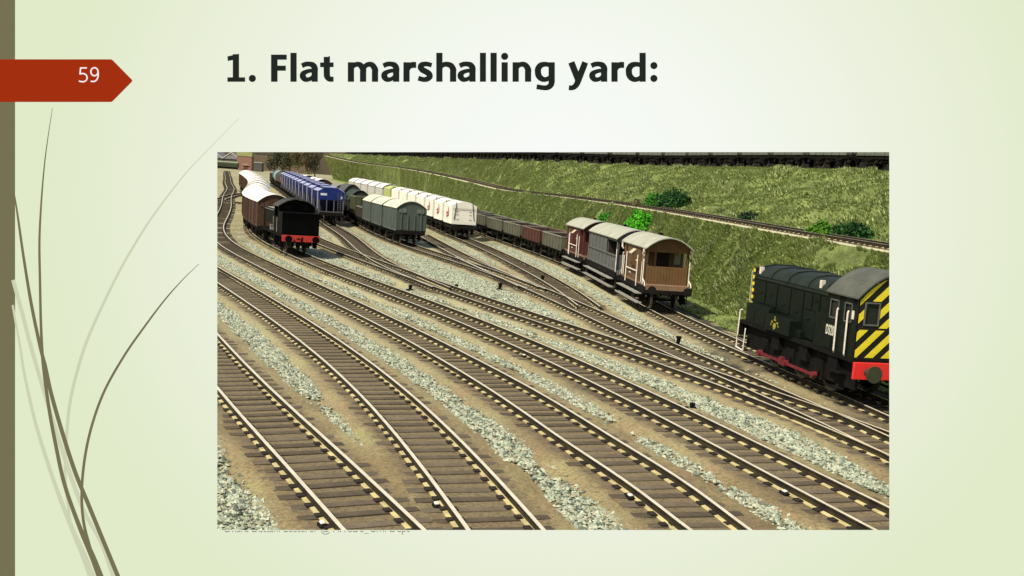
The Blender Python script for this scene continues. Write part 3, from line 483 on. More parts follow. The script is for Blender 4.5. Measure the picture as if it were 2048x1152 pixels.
def uframe(parent, L, wb, mt=None, w=1.06, steps=False):
    mt = mt or M['under']; u = MB()
    for s in (-1, 1):
        u.box(-L/2, L/2, s*w-.05, s*w+.05, .86, 1.16)
        for a in (-wb/2, wb/2):
            u.add([(a-.62,s*.98,.88),(a+.62,s*.98,.88),(a+.16,s*.98,.25),(a-.16,s*.98,.25),(a-.62,s*.94,.88),(a+.62,s*.94,.88),(a+.16,s*.94,.25),(a-.16,s*.94,.25)], [(0,1,2,3),(7,6,5,4),(0,3,7,4),(1,5,6,2),(2,6,7,3)])
            u.box(a-.17, a+.17, s*.98, s*1.14, .32, .62)
            for k in range(4): u.box(a-.56+.1*k, a+.56-.1*k, s*1.0, s*1.1, .82-.055*k, .86-.055*k)
        u.tube((-wb/2+.4, s*1.12, .45), (wb/2+.2, s*1.14, .72), .03, 5)
        u.box(wb/2+.1, wb/2+.5, s*1.12-.03, s*1.12+.03, .7, .78); u.box(-.09, .09, s*.9, s*.96, .45, .9)
    for e in (-1, 1):
        u.box(e*L/2-.07, e*L/2+.07, -1.2, 1.2, .85, 1.18); u.tube((e*L/2, 0, 1.0), (e*(L/2+.28), 0, .98), .05, 6)
        for k in range(3): u.box(e*(L/2+.22)-.05, e*(L/2+.22)+.05, -.04, .04, .62+.1*k, .70+.1*k)
    for a in (-wb/2, wb/2): u.tube((a, -1, .47), (a, 1, .47), .07, 6)
    u.box(-L/2+.3, L/2-.3, -.5, .5, .9, 1.1); u.tube((-.7, .3, .75), (.5, .3, .75), .22, 8)
    return u.build('underframe', mt, parent)
def van(label, loc, rz, body, roofm, L=5.35, W=1.22, eave=3.0, crown=3.52, group=None, trim=None, name='goods_van', vents=True, strips=False):
    r = thing(name, label, 'goods wagon', loc, rz, group); uframe(r, L, 3.05); wheelset(r, (-1.52, 1.52)); buffers(r, L)
    prof = [(-W, 1.12), (W, 1.12)] + [(y, z) for y, z in reversed(arc(W, eave, crown-.03))]
    MB().prism(prof, -L/2, L/2).build('body', body, r, .012)
    a = arc(W+.07, eave-.02, crown+.03, 14); rf = MB(); rf.prism([(y, z+.05) for y, z in a]+[(y, z) for y, z in reversed(a)], -L/2-.09, L/2+.09, smooth=False)
    for x in (-1.3, 1.3) if strips else (): rf.prism([(y, z+.075) for y, z in a]+[(y, z+.04) for y, z in reversed(a)], x-.03, x+.03)
    rf.build('roof', roofm, r)
    t = MB(); tm = trim or body
    for s in (-1, 1):
        y0, y1 = (s*W, s*(W+.05)) if s > 0 else (s*(W+.05), s*W)
        for x in (-L/2+.05, -1.75, -.78, .78, 1.75, L/2-.05): t.box(x-.04, x+.04, y0, y1, 1.1, eave-.03)
        t.box(-L/2, L/2, y0, y1-.005, 1.1, 1.2)
        for sx in (-1, 1):
            t.add([(sx*L/2*.97, s*(W+.035), 2.9), (sx*L/2*.97-sx*.08, s*(W+.035), 2.9), (sx*.8, s*(W+.035), 1.2), (sx*.8+sx*.08, s*(W+.035), 1.2)], [(0,1,2,3)])
    for e in (-1, 1):
        for y in (-.82, -.28, .28, .82):
            t.box(e*L/2-.01 if e > 0 else e*L/2-.06, e*L/2+.06 if e > 0 else e*L/2+.01, y-.04, y+.04, 1.0, 2.45 if abs(y) < .5 else eave-.05)
        if vents:
            for y in (-.75, .75): t.add([(e*L/2, y-.3, 2.95), (e*L/2, y+.3, 2.95), (e*(L/2+.07), y+.3, 2.62), (e*(L/2+.07), y-.3, 2.62), (e*L/2, y-.3, 2.62), (e*L/2, y+.3, 2.62)], [(0,1,2,3),(0,3,4),(1,5,2),(4,3,2,5)])
    t.build('framing', tm, r)
    d = MB()
    for s in (-1, 1):
        for x in (-.37, .37): d.box(x-.36, x+.36, *sorted((s*W, s*(W+.03))), 1.22, 2.85)
        d.box(-.5, .5, *sorted((s*(W+.03), s*(W+.055))), 2.0, 2.06)
    d.build('door', body, r, split='y')
    return r
def open_wagon(label, loc, rz, body, rim, inside, L=5.0, W=1.22, top=2.35, group=None, load=None, posts=(-1.6,-.55,.55,1.6), floor=1.15, name='open_wagon'):
    r = thing(name, label, 'goods wagon', loc, rz, group); uframe(r, L, 2.75); wheelset(r, (-1.37, 1.37)); buffers(r, L)
    b = MB(); T = .07
    b.box(-L/2, L/2, -W, W, floor-.05, floor+.02)
    for s in (-1, 1):
        b.box(-L/2, L/2, *sorted((s*W, s*(W-T))), floor, top)
        for x in posts: b.box(x-.05, x+.05, *sorted((s*W, s*(W+.06))), floor-.03, top-.02)
    for e in (-1, 1):
        b.box(*sorted((e*L/2, e*(L/2-T))), -W, W, floor, top)
        for y in (-.7, 0, .7): b.box(*sorted((e*L/2, e*(L/2+.06))), y-.05, y+.05, floor-.05, top-.02)
    b.build('body', body, r)
    k = MB()
    for s in (-1, 1): k.box(-L/2-.03, L/2+.03, *sorted((s*(W-T-.03), s*(W+.04))), top, top+.06)
    for e in (-1, 1): k.box(*sorted((e*(L/2-T), e*(L/2+.03))), -W, W, top, top+.058)
    k.build('rim', rim, r)
    i = MB(); i.box(-L/2+T, L/2-T, -W+T, W-T, floor, floor+.05)
    for s in (-1, 1): i.box(-L/2+T, L/2-T, *sorted((s*(W-T), s*(W-T-.015))), floor, top-.01)
    for e in (-1, 1): i.box(*sorted((e*(L/2-T), e*(L/2-T-.015))), -W+T, W-T, floor, top-.01)
    i.build('lining', inside, r)
    if load:
        V = []; F = []; n = 14; m_ = 8
        for a in range(n+1):
            for c in range(m_+1):
                u = a/n*2-1; v = c/m_*2-1; V.append((u*(L/2-T-.02), v*(W-T-.02), top-.25+.4*(1-u*u)*(1-v*v)+random.uniform(0, .12)))
        for a in range(n):
            for c in range(m_): q = a*(m_+1)+c; F.append((q, q+1, q+m_+2, q+m_+1))
        MB().add(V, F).build('load', load, r)
    return r
def container(label, loc, rz, cm, red=True, group=None, L=5.1, hood=False):
    r = thing('container_wagon', label, 'goods wagon', loc, rz, group); uframe(r, L, 3.0); wheelset(r, (-1.5, 1.5)); buffers(r, L)
    W = 1.2; B = 1.3; eave = 3.12; crown = 3.5
    c = MB(); prof = [(-W, B), (W, B)]+[(y, z) for y, z in reversed(arc(W, eave, crown))]
    c.prism(prof, -L/2+.1, L/2-.1); box = c.build('container', cm, r, .06)
    g = MB()
    for e in (-1, 1):
        for s in (-1, 1): g.path([(e*(L/2-.06), s*.98, 1.75), (e*(L/2-.04), s*.82, 3.0), (e*(L/2-.1), s*.80, 3.36), (e*(L/2-.5), s*.80, 3.42)], .03, 5)
        g.path([(e*(L/2-.05), -1.1, 2.78), (e*(L/2-.05), 0, 2.8), (e*(L/2-.05), 1.1, 2.78)], .018, 4)
        for s in (-1, 1):
            for z in (1.75, 2.2, 2.5): g.box(*sorted((e*(L/2-.1), e*(L/2-.075))), s*.62-.12, s*.62+.12, z, z+.03)
    g.path([(x, 0, 3.53) for x in (-L/2+.2, L/2-.2)], .02, 4); g.build('strap', M['dark'], r)
    d = MB()
    for s in (-1, 1):
        for x in (-1.9, -.9, .9, 1.9): d.box(x-.03, x+.03, *sorted((s*W, s*(W+.03))), B+.1, eave-.05)
        d.box(-L/2+.12, L/2-.12, *sorted((s*W, s*(W+.04))), B, B+.12)
    d.build('framing', cm, r)
    if red:
        q = MB()
        for s in (-1, 1):
            y = s*(W+.035)
            def pl(pts):
                q.add([(x, y, z) for x, z in pts]+[(x, y+s*.012, z) for x, z in pts], [tuple(range(len(pts))), tuple(range(2*len(pts)-1, len(pts)-1, -1))]+[(i, (i+1) % len(pts), len(pts)+(i+1) % len(pts), len(pts)+i) for i in range(len(pts))])
            n = 9; o_ = [(.15+.62*math.sin(k/n*2.6), 2.92-.98*(k/n)) for k in range(n+1)]; i_ = [(.15+.33*math.sin(k/n*2.6), 2.85-.86*(k/n)) for k in range(n, -1, -1)]
            pl(o_+i_); pl([(-.75, 2.25), (.1, 2.42), (.1, 2.3), (-.75, 2.13)]); pl([(-.62, 1.98), (.2, 2.12), (.2, 2.0), (-.62, 1.86)]); pl([(-.55, 2.5), (-.4, 2.5), (-.25, 1.8), (-.4, 1.8)])
        q.build('emblem', mat('emblem_red', (.50,.035,.05), .5), r, split='y')
    return r
WHT = M['white']
def handrail(parent, pts, r=.032): return MB().path(pts, r, 5).build('handrail', WHT, parent)
def brake_van(kind, label, loc, rz, body, roofm, L=7.3, cab=(-2.2, 2.2), W=1.09, group=None):
    r = thing('brake_van', label, 'brake van', loc, rz, group); uframe(r, L, 4.3); wheelset(r, (-2.15, 2.15)); buffers(r, L)
    F0 = 1.2; E = 3.0; C = 3.48; x0, x1 = cab
    MB().box(-L/2, L/2, -W, W, F0-.1, F0+.06).build('platform', mat('platform_'+kind, (.26,.16,.10) if kind != 'grey' else (.13,.13,.12), .8), r)
    ar = arc(W, E, C)
    def body_prism(a, b): MB().prism([(-W, F0+.06), (W, F0+.06)]+[(y, z) for y, z in reversed(ar)], a, b).build('cabin', body, r, .01)
    body_prism(x0, x1)
    p = MB()
    bx = L/2-.55 if kind == 'brown' else L/2-.25           # verandah end sheets
    ends = (-1, 1) if kind != 'grey' else (1,)
    for e in ends:
        a, b = sorted((e*bx, e*(bx-.07)))
        p.box(a, b, -W, W, F0+.06, 2.12)                      # lower planked sheet
        p.prism([(-W, 2.82), (W, 2.82)]+[(y, z) for y, z in reversed(ar)], a, b)     # board under the roof
        p.box(a, b, -W, -W+.1, 2.12, 2.9); p.box(a, b, W-.1, W, 2.12, 2.9)
        if kind == 'brown': p.box(a, b, -.62, -.55, 2.12, 2.85)
        ce = x1 if e > 0 else x0
        for s in (-1, 1):
            ya, yb = sorted((s*W, s*(W-.07)))
            p.box(*sorted((e*bx, e*(bx-.32))), ya, yb, F0+.06, 2.95 if kind != 'grey' else 2.95)
            if kind == 'grey': p.box(*sorted((e*bx, ce)), ya, yb, F0+.06, 2.05)
            p.box(*sorted((e*bx, ce)), ya, yb, 2.82, 3.0)
    if kind == 'grey':
        p.box(-L/2+.02, x0, -W, W, F0+.06, 2.0)
        for s in (-1, 1):
            for x in np.linspace(x0, x1, 6): p.box(x-.045, x+.045, *sorted((s*W, s*(W+.05))), F0, 2.98)
            p.box(x0, L/2-.25, *sorted((s*W, s*(W+.06))), 2.0, 2.09); p.box(x0, L/2-.25, *sorted((s*W, s*(W+.06))), F0, F0+.1)
            for x in np.linspace(x1, L/2-.3, 4): p.box(x-.035, x+.035, *sorted((s*W, s*(W+.04))), F0, 2.03)
    p.build('verandah', body if kind != 'brown' else mat('brown_planks', (.165,.090,.035), .75, (.115,.062,.024), 3, planks=('y', .15)), r, .008, split='x')
    dk = MB()
    for e in ends:
        ce = x1 if e > 0 else x0
        dk.box(*sorted((ce, ce+e*.02)), -.35 if kind != 'grey' else -W+.1, .35 if kind != 'grey' else W-.1, F0+.06, 2.75 if kind != 'grey' else 2.95)
    dk.build('door', mat('doorway_and_shade', (.03,.02,.018), .8), r, split='x')  # grey van: full-width dark panel stands in for the verandah's shaded inside
    if kind == 'brown':
        wn = MB()
        for y in (-.85, .78): wn.box(x1+.02, x1+.035, y-.16, y+.16, 2.2, 2.75)
        wn.build('window', mat('old_glass', (.30,.30,.24), .2, spec=.6), r, split='piece')
    a = arc(W+.1, E-.03, C+.04, 14); rf = MB(); rf.prism([(y, z+.05) for y, z in a]+[(y, z) for y, z in reversed(a)], (-L/2+.1 if kind != 'grey' else -L/2+.4), L/2-.12)
    rf.build('roof', roofm, r)
    ch = MB(); ch.tube((.3,.25,C), (.3,.1,C+.17), .09, 8); ch.tube((.3,.1,C+.15), (.3,.1,C+.2), .12, 8); ch.build('chimney', M['dark'], r)
    if kind != 'grey':
        for s in (-1, 1):
            dm = MB(); y0 = s*W; y1 = s*(W+.22)
            dm.add([(-.35,y0,2.75),(.35,y0,2.75),(.35,y1,2.55),(-.35,y1,2.55),(-.35,y1,2.1),(.35,y1,2.1),(.35,y0,1.9),(-.35,y0,1.9)], [(0,1,2,3),(3,2,5,4),(4,5,6,7),(0,3,4,7),(1,6,5,2)])
            dk_ = dm.build('lookout', body, r)
            MB().add([(-.37,y0,2.79),(.37,y0,2.79),(.37,y1+s*.02,2.57),(-.37,y1+s*.02,2.57),(-.37,y0,2.76),(.37,y0,2.76),(.37,y1+s*.02,2.54),(-.37,y1+s*.02,2.54)], [(0,1,2,3),(4,5,6,7),(3,2,6,7),(0,3,7,4),(1,2,6,5)]).build('lookout_roof', mat('pale_lid', (.62,.50,.36), .6), dk_)
            h = MB(); yy = s*(W+.09)
            h.path([(-1.45,yy,2.55),(-1.45,yy,1.02)], .035); h.path([(1.25,yy,2.55),(1.25,yy,1.02)], .035); h.path([(-1.45,yy,1.75),(1.25,yy,1.75)], .035); h.build('handrail', WHT, r)
            n = MB(); n.box(-1.0,-.6,*sorted((s*W,s*(W+.012))),1.5,1.58); n.box(.7,1.0,*sorted((s*W,s*(W+.012))),1.42,1.5); n.box(-1.0,-.75,*sorted((s*W,s*(W+.012))),2.3,2.37); n.box(.45,.8,*sorted((s*W,s*(W+.012))),2.2,2.27); n.build('lettering', WHT, r)
    bb_ = MB()
    for e in (-1, 1): bb_.box(*sorted((e*(L/2-.02), e*(L/2+.085))), -W-.02, W+.02, 1.02, 1.27)
    bb_.build('end_beam', MATS['platform_'+kind], r, .01, split='x')
    st = MB(); sk = MB(); hl = L/2-.6
    for s in (-1, 1):
        st.box(-hl, hl, *sorted((s*1.14, s*1.42)), .74, .79); st.box(-hl-.2, hl+.2, *sorted((s*1.14, s*1.42)), .30, .35)
        for x in np.linspace(-hl+.2, hl-.2, 5): sk.box(x-.03, x+.03, *sorted((s*1.16, s*1.2)), .3, .95)
    st.build('footboard', mat('footboard', (.34,.33,.30), .8, (.20,.195,.175), 6), r, split='y'); sk.build('bracket', M['under'], r, split='piece')
    for e in (ends if kind != 'grey' else (1,)):
        for s in (-1, 1):
            yy = s*(W+.06)
            if kind == 'brown':
                handrail(r, [(e*(bx-.1), yy, 2.42), (e*(bx-.02), yy, 2.36), (e*(bx-.02), yy, 1.3), (e*(bx+.0), yy, 1.25)])
                handrail(r, [(e*(bx+.02), yy-s*.0, 1.5), (e*(L/2-.1), yy, 1.35), (e*(L/2), yy, 1.2), (e*(L/2), yy, .88)], .03)
                handrail(r, [(e*(bx-.38), yy, 2.3), (e*(bx-.38), yy, 1.3)], .03)
                l_ = MB(); l_.path([(e*(bx-.02), yy, 2.62), (e*(bx-.02), yy+s*.08, 2.72), (e*(bx+.06), yy+s*.06, 2.8), (e*(bx+.06), yy+s*.06, 2.95)], .045); l_.build('lamp_iron', WHT, r)
            else: handrail(r, [(e*(x1+.25 if kind == 'red' else L/2-.12), yy, 2.45), (e*(x1+.25 if kind == 'red' else L/2-.12), yy, 1.05)])
    return r
def hopper(label, loc, rz, group=None, L=6.6):
    blue = mat('hopper_blue', (.014,.034,.20), .5, (.009,.022,.13), 2, spec=.2); rib = mat('hopper_rib', (.42,.43,.66), .5, (.30,.31,.50), 4); steel = mat('hopper_steel', (.13,.13,.14), .6)
    nav = mat('hopper_navy', (.011,.015,.075), .5, spec=.15)
    r = thing('hopper_wagon', label, 'hopper wagon', loc, rz, group); uframe(r, L, 4.0); wheelset(r, (-2.0, 2.0)); buffers(r, L)
    W = 1.3
    prof = [(-W, 2.45), (-W, 3.3), (-.55, 3.72), (.55, 3.72), (W, 3.3), (W, 2.45)]
    MB().prism(prof, -L/2+.15, L/2-.2).build('body', nav, r, .02); MB().prism(prof, L/2-.2, L/2-.15).build('end_plate', blue, r)
    s = MB(); s.add([(-L/2+.2,-W,2.45),(L/2-.2,-W,2.45),(L/2-.2,W,2.45),(-L/2+.2,W,2.45),(-L/2+1.6,-.75,1.25),(L/2-1.6,-.75,1.25),(L/2-1.6,.75,1.25),(-L/2+1.6,.75,1.25)], [(0,1,5,4),(1,2,6,5),(2,3,7,6),(3,0,4,7),(4,5,6,7)]); s.build('chute', nav, r)
    f = MB()
    for e in (-1, 1):
        x = e*(L/2-.2)
        for y in (-1.22, -.45, .3, 1.22): f.box(x-.05, x+.05, y-.045, y+.045, 1.1, 2.47)
        f.box(x-.07, x+.07, -1.28, 1.28, 1.05, 1.28)
        for y in (.68, 1.0): f.box(x-.02, x+.03+e*.04, y-.02, y+.02, 1.2, 3.3)
        for k in range(9): f.box(x+e*.02, x+e*.08+.0, .68, 1.0, 1.35+.2*k, 1.38+.2*k) if e > 0 else f.box(x+e*.08, x+e*.02, .68, 1.0, 1.35+.2*k, 1.38+.2*k)
    f.build('end_frame', steel, r, split='x')
    g = MB()
    for sgn in (-1, 1):
        for x in (L/2-.75,): g.box(x-.09, x+.09, *sorted((sgn*W, sgn*(W+.09))), 1.5, 3.3)
        for a in (-L/2+.2,):
            b_ = a+L-.4; y1 = sgn*(W+.05); y0 = sgn*.95
            g.add([(a,y1,3.3),(b_,y1,3.3),(b_,y0,3.53),(a,y0,3.53),(a,y1,3.36),(b_,y1,3.36),(b_,y0,3.59),(a,y0,3.59)], [(0,1,2,3),(7,6,5,4),(0,4,5,1),(2,6,7,3),(0,3,7,4),(1,5,6,2)])
            g.box(a, b_, *sorted((sgn*.62, sgn*.12)), 3.72, 3.78)
    g.build('rib', rib, r)
    t = MB(); t.box(L/2-.15, L/2-.135, -1.1, -.45, 2.9, 3.12); t.box(L/2-.15, L/2-.135, .95, 1.12, 2.62, 2.88); t.build('lettering', mat('pale_lettering', (.75,.78,.85), .5), r)
    return r
def tank_wagon(label, loc, rz, tm, group=None, L=5.4, rr=1.0, name='tank_wagon'):
    r = thing(name, label, 'tank wagon', loc, rz, group); uframe(r, L, 3.0); wheelset(r, (-1.5, 1.5)); buffers(r, L)
    b = MB(); b.tube((-L/2+.35,0,2.25), (L/2-.35,0,2.25), rr, 22); b.tube((-L/2+.22,0,2.25), (-L/2+.35,0,2.25), rr*.8, 22, r1=rr); b.tube((L/2-.35,0,2.25), (L/2-.22,0,2.25), rr, 22, r1=rr*.8); b.build('tank', tm, r)
    d = MB(); d.tube((0,0,3.1), (0,0,3.5), .38, 12); d.build('filler', tm, r)
    s = MB()
    for x in (-1.6, 1.6): s.box(x-.1, x+.1, -.9, .9, 1.1, 1.6)
    s.build('saddle', M['under'], r, split='x'); return r
def tank_engine(label, loc, rz):
    blk = mat('engine_black', (.005,.0055,.0055), .5, (.0035,.0035,.0035), 2, spec=.04); r = thing('tank_engine', label, 'steam locomotive', loc, rz)
    fr = MB(); L = 8.6
    fr.box(-L/2+.1, L/2-.1, -1.22, 1.22, 1.22, 1.3)
    for s in (-1, 1):
        fr.box(-L/2+.1, L/2-.1, s*.55-.04, s*.55+.04, .45, 1.25); fr.box(-L/2+.1, L/2-.1, s*1.2-.02, s*1.2+.02, 1.12, 1.25)
        for x in (-3.2, 1.5, 3.3): fr.box(x-.25, x+.25, s*1.1-.12, s*1.1+.12, .42, .47); fr.box(x-.25, x-.22, s*1.08-.1, s*1.08+.1, .42, 1.2); fr.box(x+.22, x+.25, s*1.08-.1, s*1.08+.1, .42, 1.2)
        fr.box(-.2, .1, s*.75, s*1.05, .5, 1.1)
    fr.box(-L/2+.1, -L/2+.2, -1.2, 1.2, .8, 1.28); fr.box(-2.9, 2.4, -.35, .35, .7, 1.2)
    fr.build('frame', blk, r)
    wheelset(r, (-2.5, -.2, 2.1), .70)
    rd = MB()
    for s in (-1, 1): rd.box(-2.5, 2.1, s*.86-.03, s*.86+.03, .52, .62); [rd.tube((x, s*.7, .56), (x, s*.92, .56), .09, 8) for x in (-2.5, -.2, 2.1)]
    rd.build('coupling_rod', mat('rod_steel', (.16,.155,.15), .4, metal=.6), r, split='y')
    rb = MB(); rb.box(L/2-.1, L/2, -1.22, 1.22, .86, 1.27); rb.build('buffer_beam', mat('beam_red', (.62,.055,.04), .5, (.5,.04,.035), 4), r, .01)
    buffers(r, L, 1.05, blk, r=.23)
    ck = MB(); ck.tube((L/2, 0, 1.05), (L/2+.3, 0, 1.03), .05, 6); ck.box(L/2+.2, L/2+.28, -.05, .05, .6, 1.0); ck.tube((L/2+.02, -.45, 1.0), (L/2+.1, -.5, .55), .04, 6); ck.box(L/2+.001, L/2+.02, -.28, -.08, 1.02, 1.09); ck.box(L/2+.001, L/2+.02, .05, .11, .95, 1.2); ck.build('coupling', blk, r)
    bk = MB(); bk.prism([(2.35,1.3),(4.0,1.3),(4.0,2.45),(4.12,2.72),(2.35,2.72)], -1.2, 1.2, 'y'); bk.build('bunker', blk, r, .03)
    sh = MB()
    for s in (-1, 1): sh.box(.75, 2.45, *sorted((s*1.2, s*1.15)), 1.3, 2.35); sh.box(.75, .95, *sorted((s*1.2, s*1.15)), 2.35, 3.05); sh.box(2.2, 2.45, *sorted((s*1.2, s*1.15)), 2.35, 3.05)
    ar = arc(1.2, 3.05, 3.5)
    sh.prism([(-1.2, 2.35), (1.2, 2.35)]+[(y, z) for y, z in reversed(ar)], .75, .8)
    sh.prism([(-1.2, 2.72), (1.2, 2.72)]+[(y, z) for y, z in reversed(ar)], 2.4, 2.45)
    sh.build('cab', blk, r, .015)
    wn = MB()
    for y in (-.6, .6): wn.tube((2.45, y, 2.98), (2.462, y, 2.98), .2, 16)
    wn.build('window', mat('black_glass', (.006,.006,.006), .5, spec=.1), r, split='piece')
    a = arc(1.27, 3.03, 3.54, 14); rf = MB(); rf.prism([(y, z+.05) for y, z in a]+[(y, z) for y, z in reversed(a)], .55, 2.7)
    for x in (.7, 1.6, 2.6): rf.prism([(y, z+.09) for y, z in a]+[(y, z+.04) for y, z in reversed(a)], x-.03, x+.03)
    rf.build('roof', mat('engine_roof', (.10,.10,.085), .4, (.055,.055,.048), 2, spec=.4), r)
    tk = MB(); tkm = mat('tank_top', (.006,.007,.006), .5, (.004,.004,.004), 2, spec=.05)
    for s in (-1, 1): tk.prism([(s*.35,1.75),(s*1.15,1.75),(s*1.15,2.62),(s*1.02,2.72),(s*.35,2.76)], -3.3, .75)
    tk.build('side_tank', tkm, r, .03, split='y')
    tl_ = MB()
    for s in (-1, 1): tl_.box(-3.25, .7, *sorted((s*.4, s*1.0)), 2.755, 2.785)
    tl_.build('tank_glare', mat('tank_glare_pale', (.42,.40,.33), .4, (.30,.29,.24), 3), r, split='y')  # pale plates paint the glare on the tank tops
    bo = MB(); bo.tube((-4.0,0,2.15), (.75,0,2.15), .68, 24); bo.tube((-4.06,0,2.15), (-4.0,0,2.15), .6, 24); bo.build('boiler', blk, r)
    dm = MB(); dm.tube((-1.2,0,2.75), (-1.2,0,3.05), .36, 14, r1=.33); dm.tube((-1.2,0,3.05), (-1.2,0,3.24), .33, 14, r1=.12); dm.build('dome', blk, r)
    ch = MB(); ch.tube((-3.6,0,2.75), (-3.6,0,3.3), .2, 14, r1=.17); ch.tube((-3.6,0,3.3), (-3.6,0,3.42), .24, 14); ch.build('chimney', blk, r)
    h = MB()
    for s in (-1, 1): h.path([(-3.2, s*1.2, 2.68), (.6, s*1.2, 2.68)], .02); h.path([(2.3, s*1.26, 2.3), (2.3, s*1.26, 1.35)], .022); h.path([(.85, s*1.26, 2.3), (.85, s*1.26, 1.35)], .022)
    h.build('handrail', mat('pale_steel', (.55,.52,.45), .35, metal=.5), r, split='y')
    lm = MB(); lm.box(-.9, -.6, -1.2, -.98, 1.3, 1.62); lm.box(-.95, -.55, -1.22, -.96, 1.62, 1.66); lm.build('toolbox', mat('tool_pale', (.3,.3,.28), .5), r, split='y')
    return r
def diesel(label, loc, rz):
    g = mat('shunter_green', (.007,.012,.008), .5, (.0045,.0075,.005), 2.2, spec=.15, bump=.05); gt = mat('shunter_roof', (.024,.031,.024), .5, (.014,.018,.014), 2, spec=.15); blk = M['dark']
    r = thing('diesel_shunter', label, 'diesel locomotive', loc, rz); L = 8.9
    fr = MB(); fr.box(-L/2, L/2-.04, -1.28, 1.28, 1.22, 1.34)
    for s in (-1, 1):
        fr.box(-L/2+.3, L/2-.2, *sorted((s*.98, s*1.06)), .42, 1.22)
        for x in (-2.35, -.2, 1.95): fr.box(x-.3, x+.3, *sorted((s*1.06, s*1.15)), .35, .95); fr.tube((x, s*1.06, .66), (x, s*1.2, .66), .2, 12)
        for x in (-1.3, .9, 3.0): fr.box(x-.3, x+.3, *sorted((s*1.06, s*1.22)), .75, 1.2)
        fr.tube((-1.6, s*1.0, .25), (2.7, s*1.0, .25), .04, 6)
    fr.build('frame', blk, r)
    wheelset(r, (-2.35, -.2, 1.95), .69)
    rd = MB(); rm = mat('rod_red', (.20,.025,.032), .5, (.12,.016,.02), 4)
    for s in (-1, 1):
        rd.add([], [])
        for a, b in ((-2.35, -.2), (-.2, 1.95)): rd.box(a, b, *sorted((s*1.24, s*1.30)), .42, .50)
        for x in (-2.35, -.2, 1.95): rd.tube((x, s*1.2, .465), (x, s*1.35, .465), .10, 12)
        rd.box(-.62, -.35, *sorted((s*1.22, s*1.34)), .38, .62)
    rd.build('coupling_rod', rm, r, split='y')
    W = 1.02; prof = [(-W,1.34),(W,1.34),(W,2.95),(.93,3.12),(.72,3.27),(.38,3.34),(-.38,3.34),(-.72,3.27),(-.93,3.12),(-W,2.95)]
    xb0, xb1 = -4.0, 2.38
    MB().prism(prof[:3]+prof[9:], xb0, xb1).build('bonnet', g, r, .015)
    MB().prism([p for p in prof[2:]], xb0, xb1).build('bonnet_roof', gt, r, .02)
    bd = MB()
    pr2 = [(y*1.035, z+.035 if z > 3 else z) for y, z in prof[2:]]
    for x in (-3.85, -2.6, -1.2, .35, 1.7): bd.prism(pr2+[(y*.98, z-.02) for y, z in reversed(prof[2:])], x-.035, x+.035, caps=True)
    bd.box(xb0, xb1, -W-.04, -W, 2.86, 2.92); bd.box(xb0, xb1, W, W+.04, 2.86, 2.92)
    bd.build('roof_band', gt, r)
    dr = MB()
    for s in (-1, 1):
        for (a, b, z0, z1) in [(-3.8,-2.9,2.05,2.8),(-2.85,-1.9,2.05,2.8),(-1.85,-.8,1.95,2.8),(-.75,.2,1.45,2.8),(.25,.85,2.3,2.8),(.9,1.4,2.3,2.82),(.25,1.2,1.4,2.25)]:
            dr.box(a+.03, b-.03, *sorted((s*W, s*(W+.035))), z0, z1)
        for (a, z) in [(-3.3,2.4),(-2.4,2.4),(-1.3,2.2),(-.25,2.1),(.7,2.0),(1.15,2.6)]: dr.box(a-.12, a+.12, *sorted((s*(W+.03), s*(W+.07))), z, z+.05)
    dr.build('bonnet_door', g, r, .008, split='piece')
    sb = MB()
    for s in (-1, 1):
        sb.box(-3.95, -1.95, *sorted((s*W, s*1.27)), 1.34, 2.0); sb.box(-1.9, .1, *sorted((s*W, s*1.40)), 1.34, 1.86)
        for k in range(9): sb.box(-3.62+.19*k, -3.54+.19*k, *sorted((s*1.04, s*1.24)), 2.0, 2.035)
        for x in (-3.45, -2.5): sb.box(x-.28, x+.28, *sorted((s*1.27, s*1.29)), 1.45, 1.85)
        sb.box(.15, .5, *sorted((s*W, s*1.2)), 1.34, 1.6)
        sb.box(1.6, 2.38, *sorted((s*W, s*1.25)), 1.34, 2.35)
    sb.build('side_box', g, r, .015, split='piece')
    # crest: pale-yellow wheel with a small beast's head shape above, either side
    cr_ = MB()
    for s in (-1, 1):
        y = s*1.405
        cr_.tube((-1.05, y, 1.53), (-1.05, y+s*.01, 1.53), .11, 14)
        for dx, dz, w_, h_ in [(-.22,.12,.12,.06),(.22,.12,.12,.06),(0,.2,.16,.05),(-.3,.03,.06,.06),(.3,.03,.06,.06),(0,.28,.07,.07)]: cr_.box(-1.05+dx-w_/2, -1.05+dx+w_/2, *sorted((y, y+s*.01)), 1.53+dz-h_/2, 1.53+dz+h_/2)
    cr_.build('crest', mat('crest_yellow', (.42,.40,.06), .5, (.20,.17,.03), 12), r, split='y')
    # radiator end with stripes
    yl = mat('stripe_yellow', (.86,.72,.035), .45, (.74,.60,.03), 6); bk = mat('stripe_black', (.012,.012,.012), .45)
    MB().box(xb0-.14, xb0, -W-.02, W+.02, 1.34, 3.22).build('radiator', bk, r, .02)
    st = MB()
    for k in range(8): z = 1.45+.23*k; st.box(xb0-.15, xb0-.005, -W-.035, W+.035, z, z+.11)
    st.build('radiator_stripe', yl, r)
    ld = MB()
    for y in (-.95, .95):
        ld.path([(xb0-.2, y-.12, 1.4), (xb0-.2, y-.12, 3.1)], .02); ld.path([(xb0-.2, y+.12, 1.4), (xb0-.2, y+.12, 3.1)], .02)
        for k in range(7): ld.path([(xb0-.2, y-.12, 1.55+.25*k), (xb0-.2, y+.12, 1.55+.25*k)], .018)
    ld.build('ladder', mat('ladder_pale', (.55,.52,.40), .5), r, split='y')
    # cab
    c0, c1 = xb1, 4.32; CW = 1.27; E = 3.02; C = 3.72; ar = arc(CW, E, C, 14)
    cb = MB()
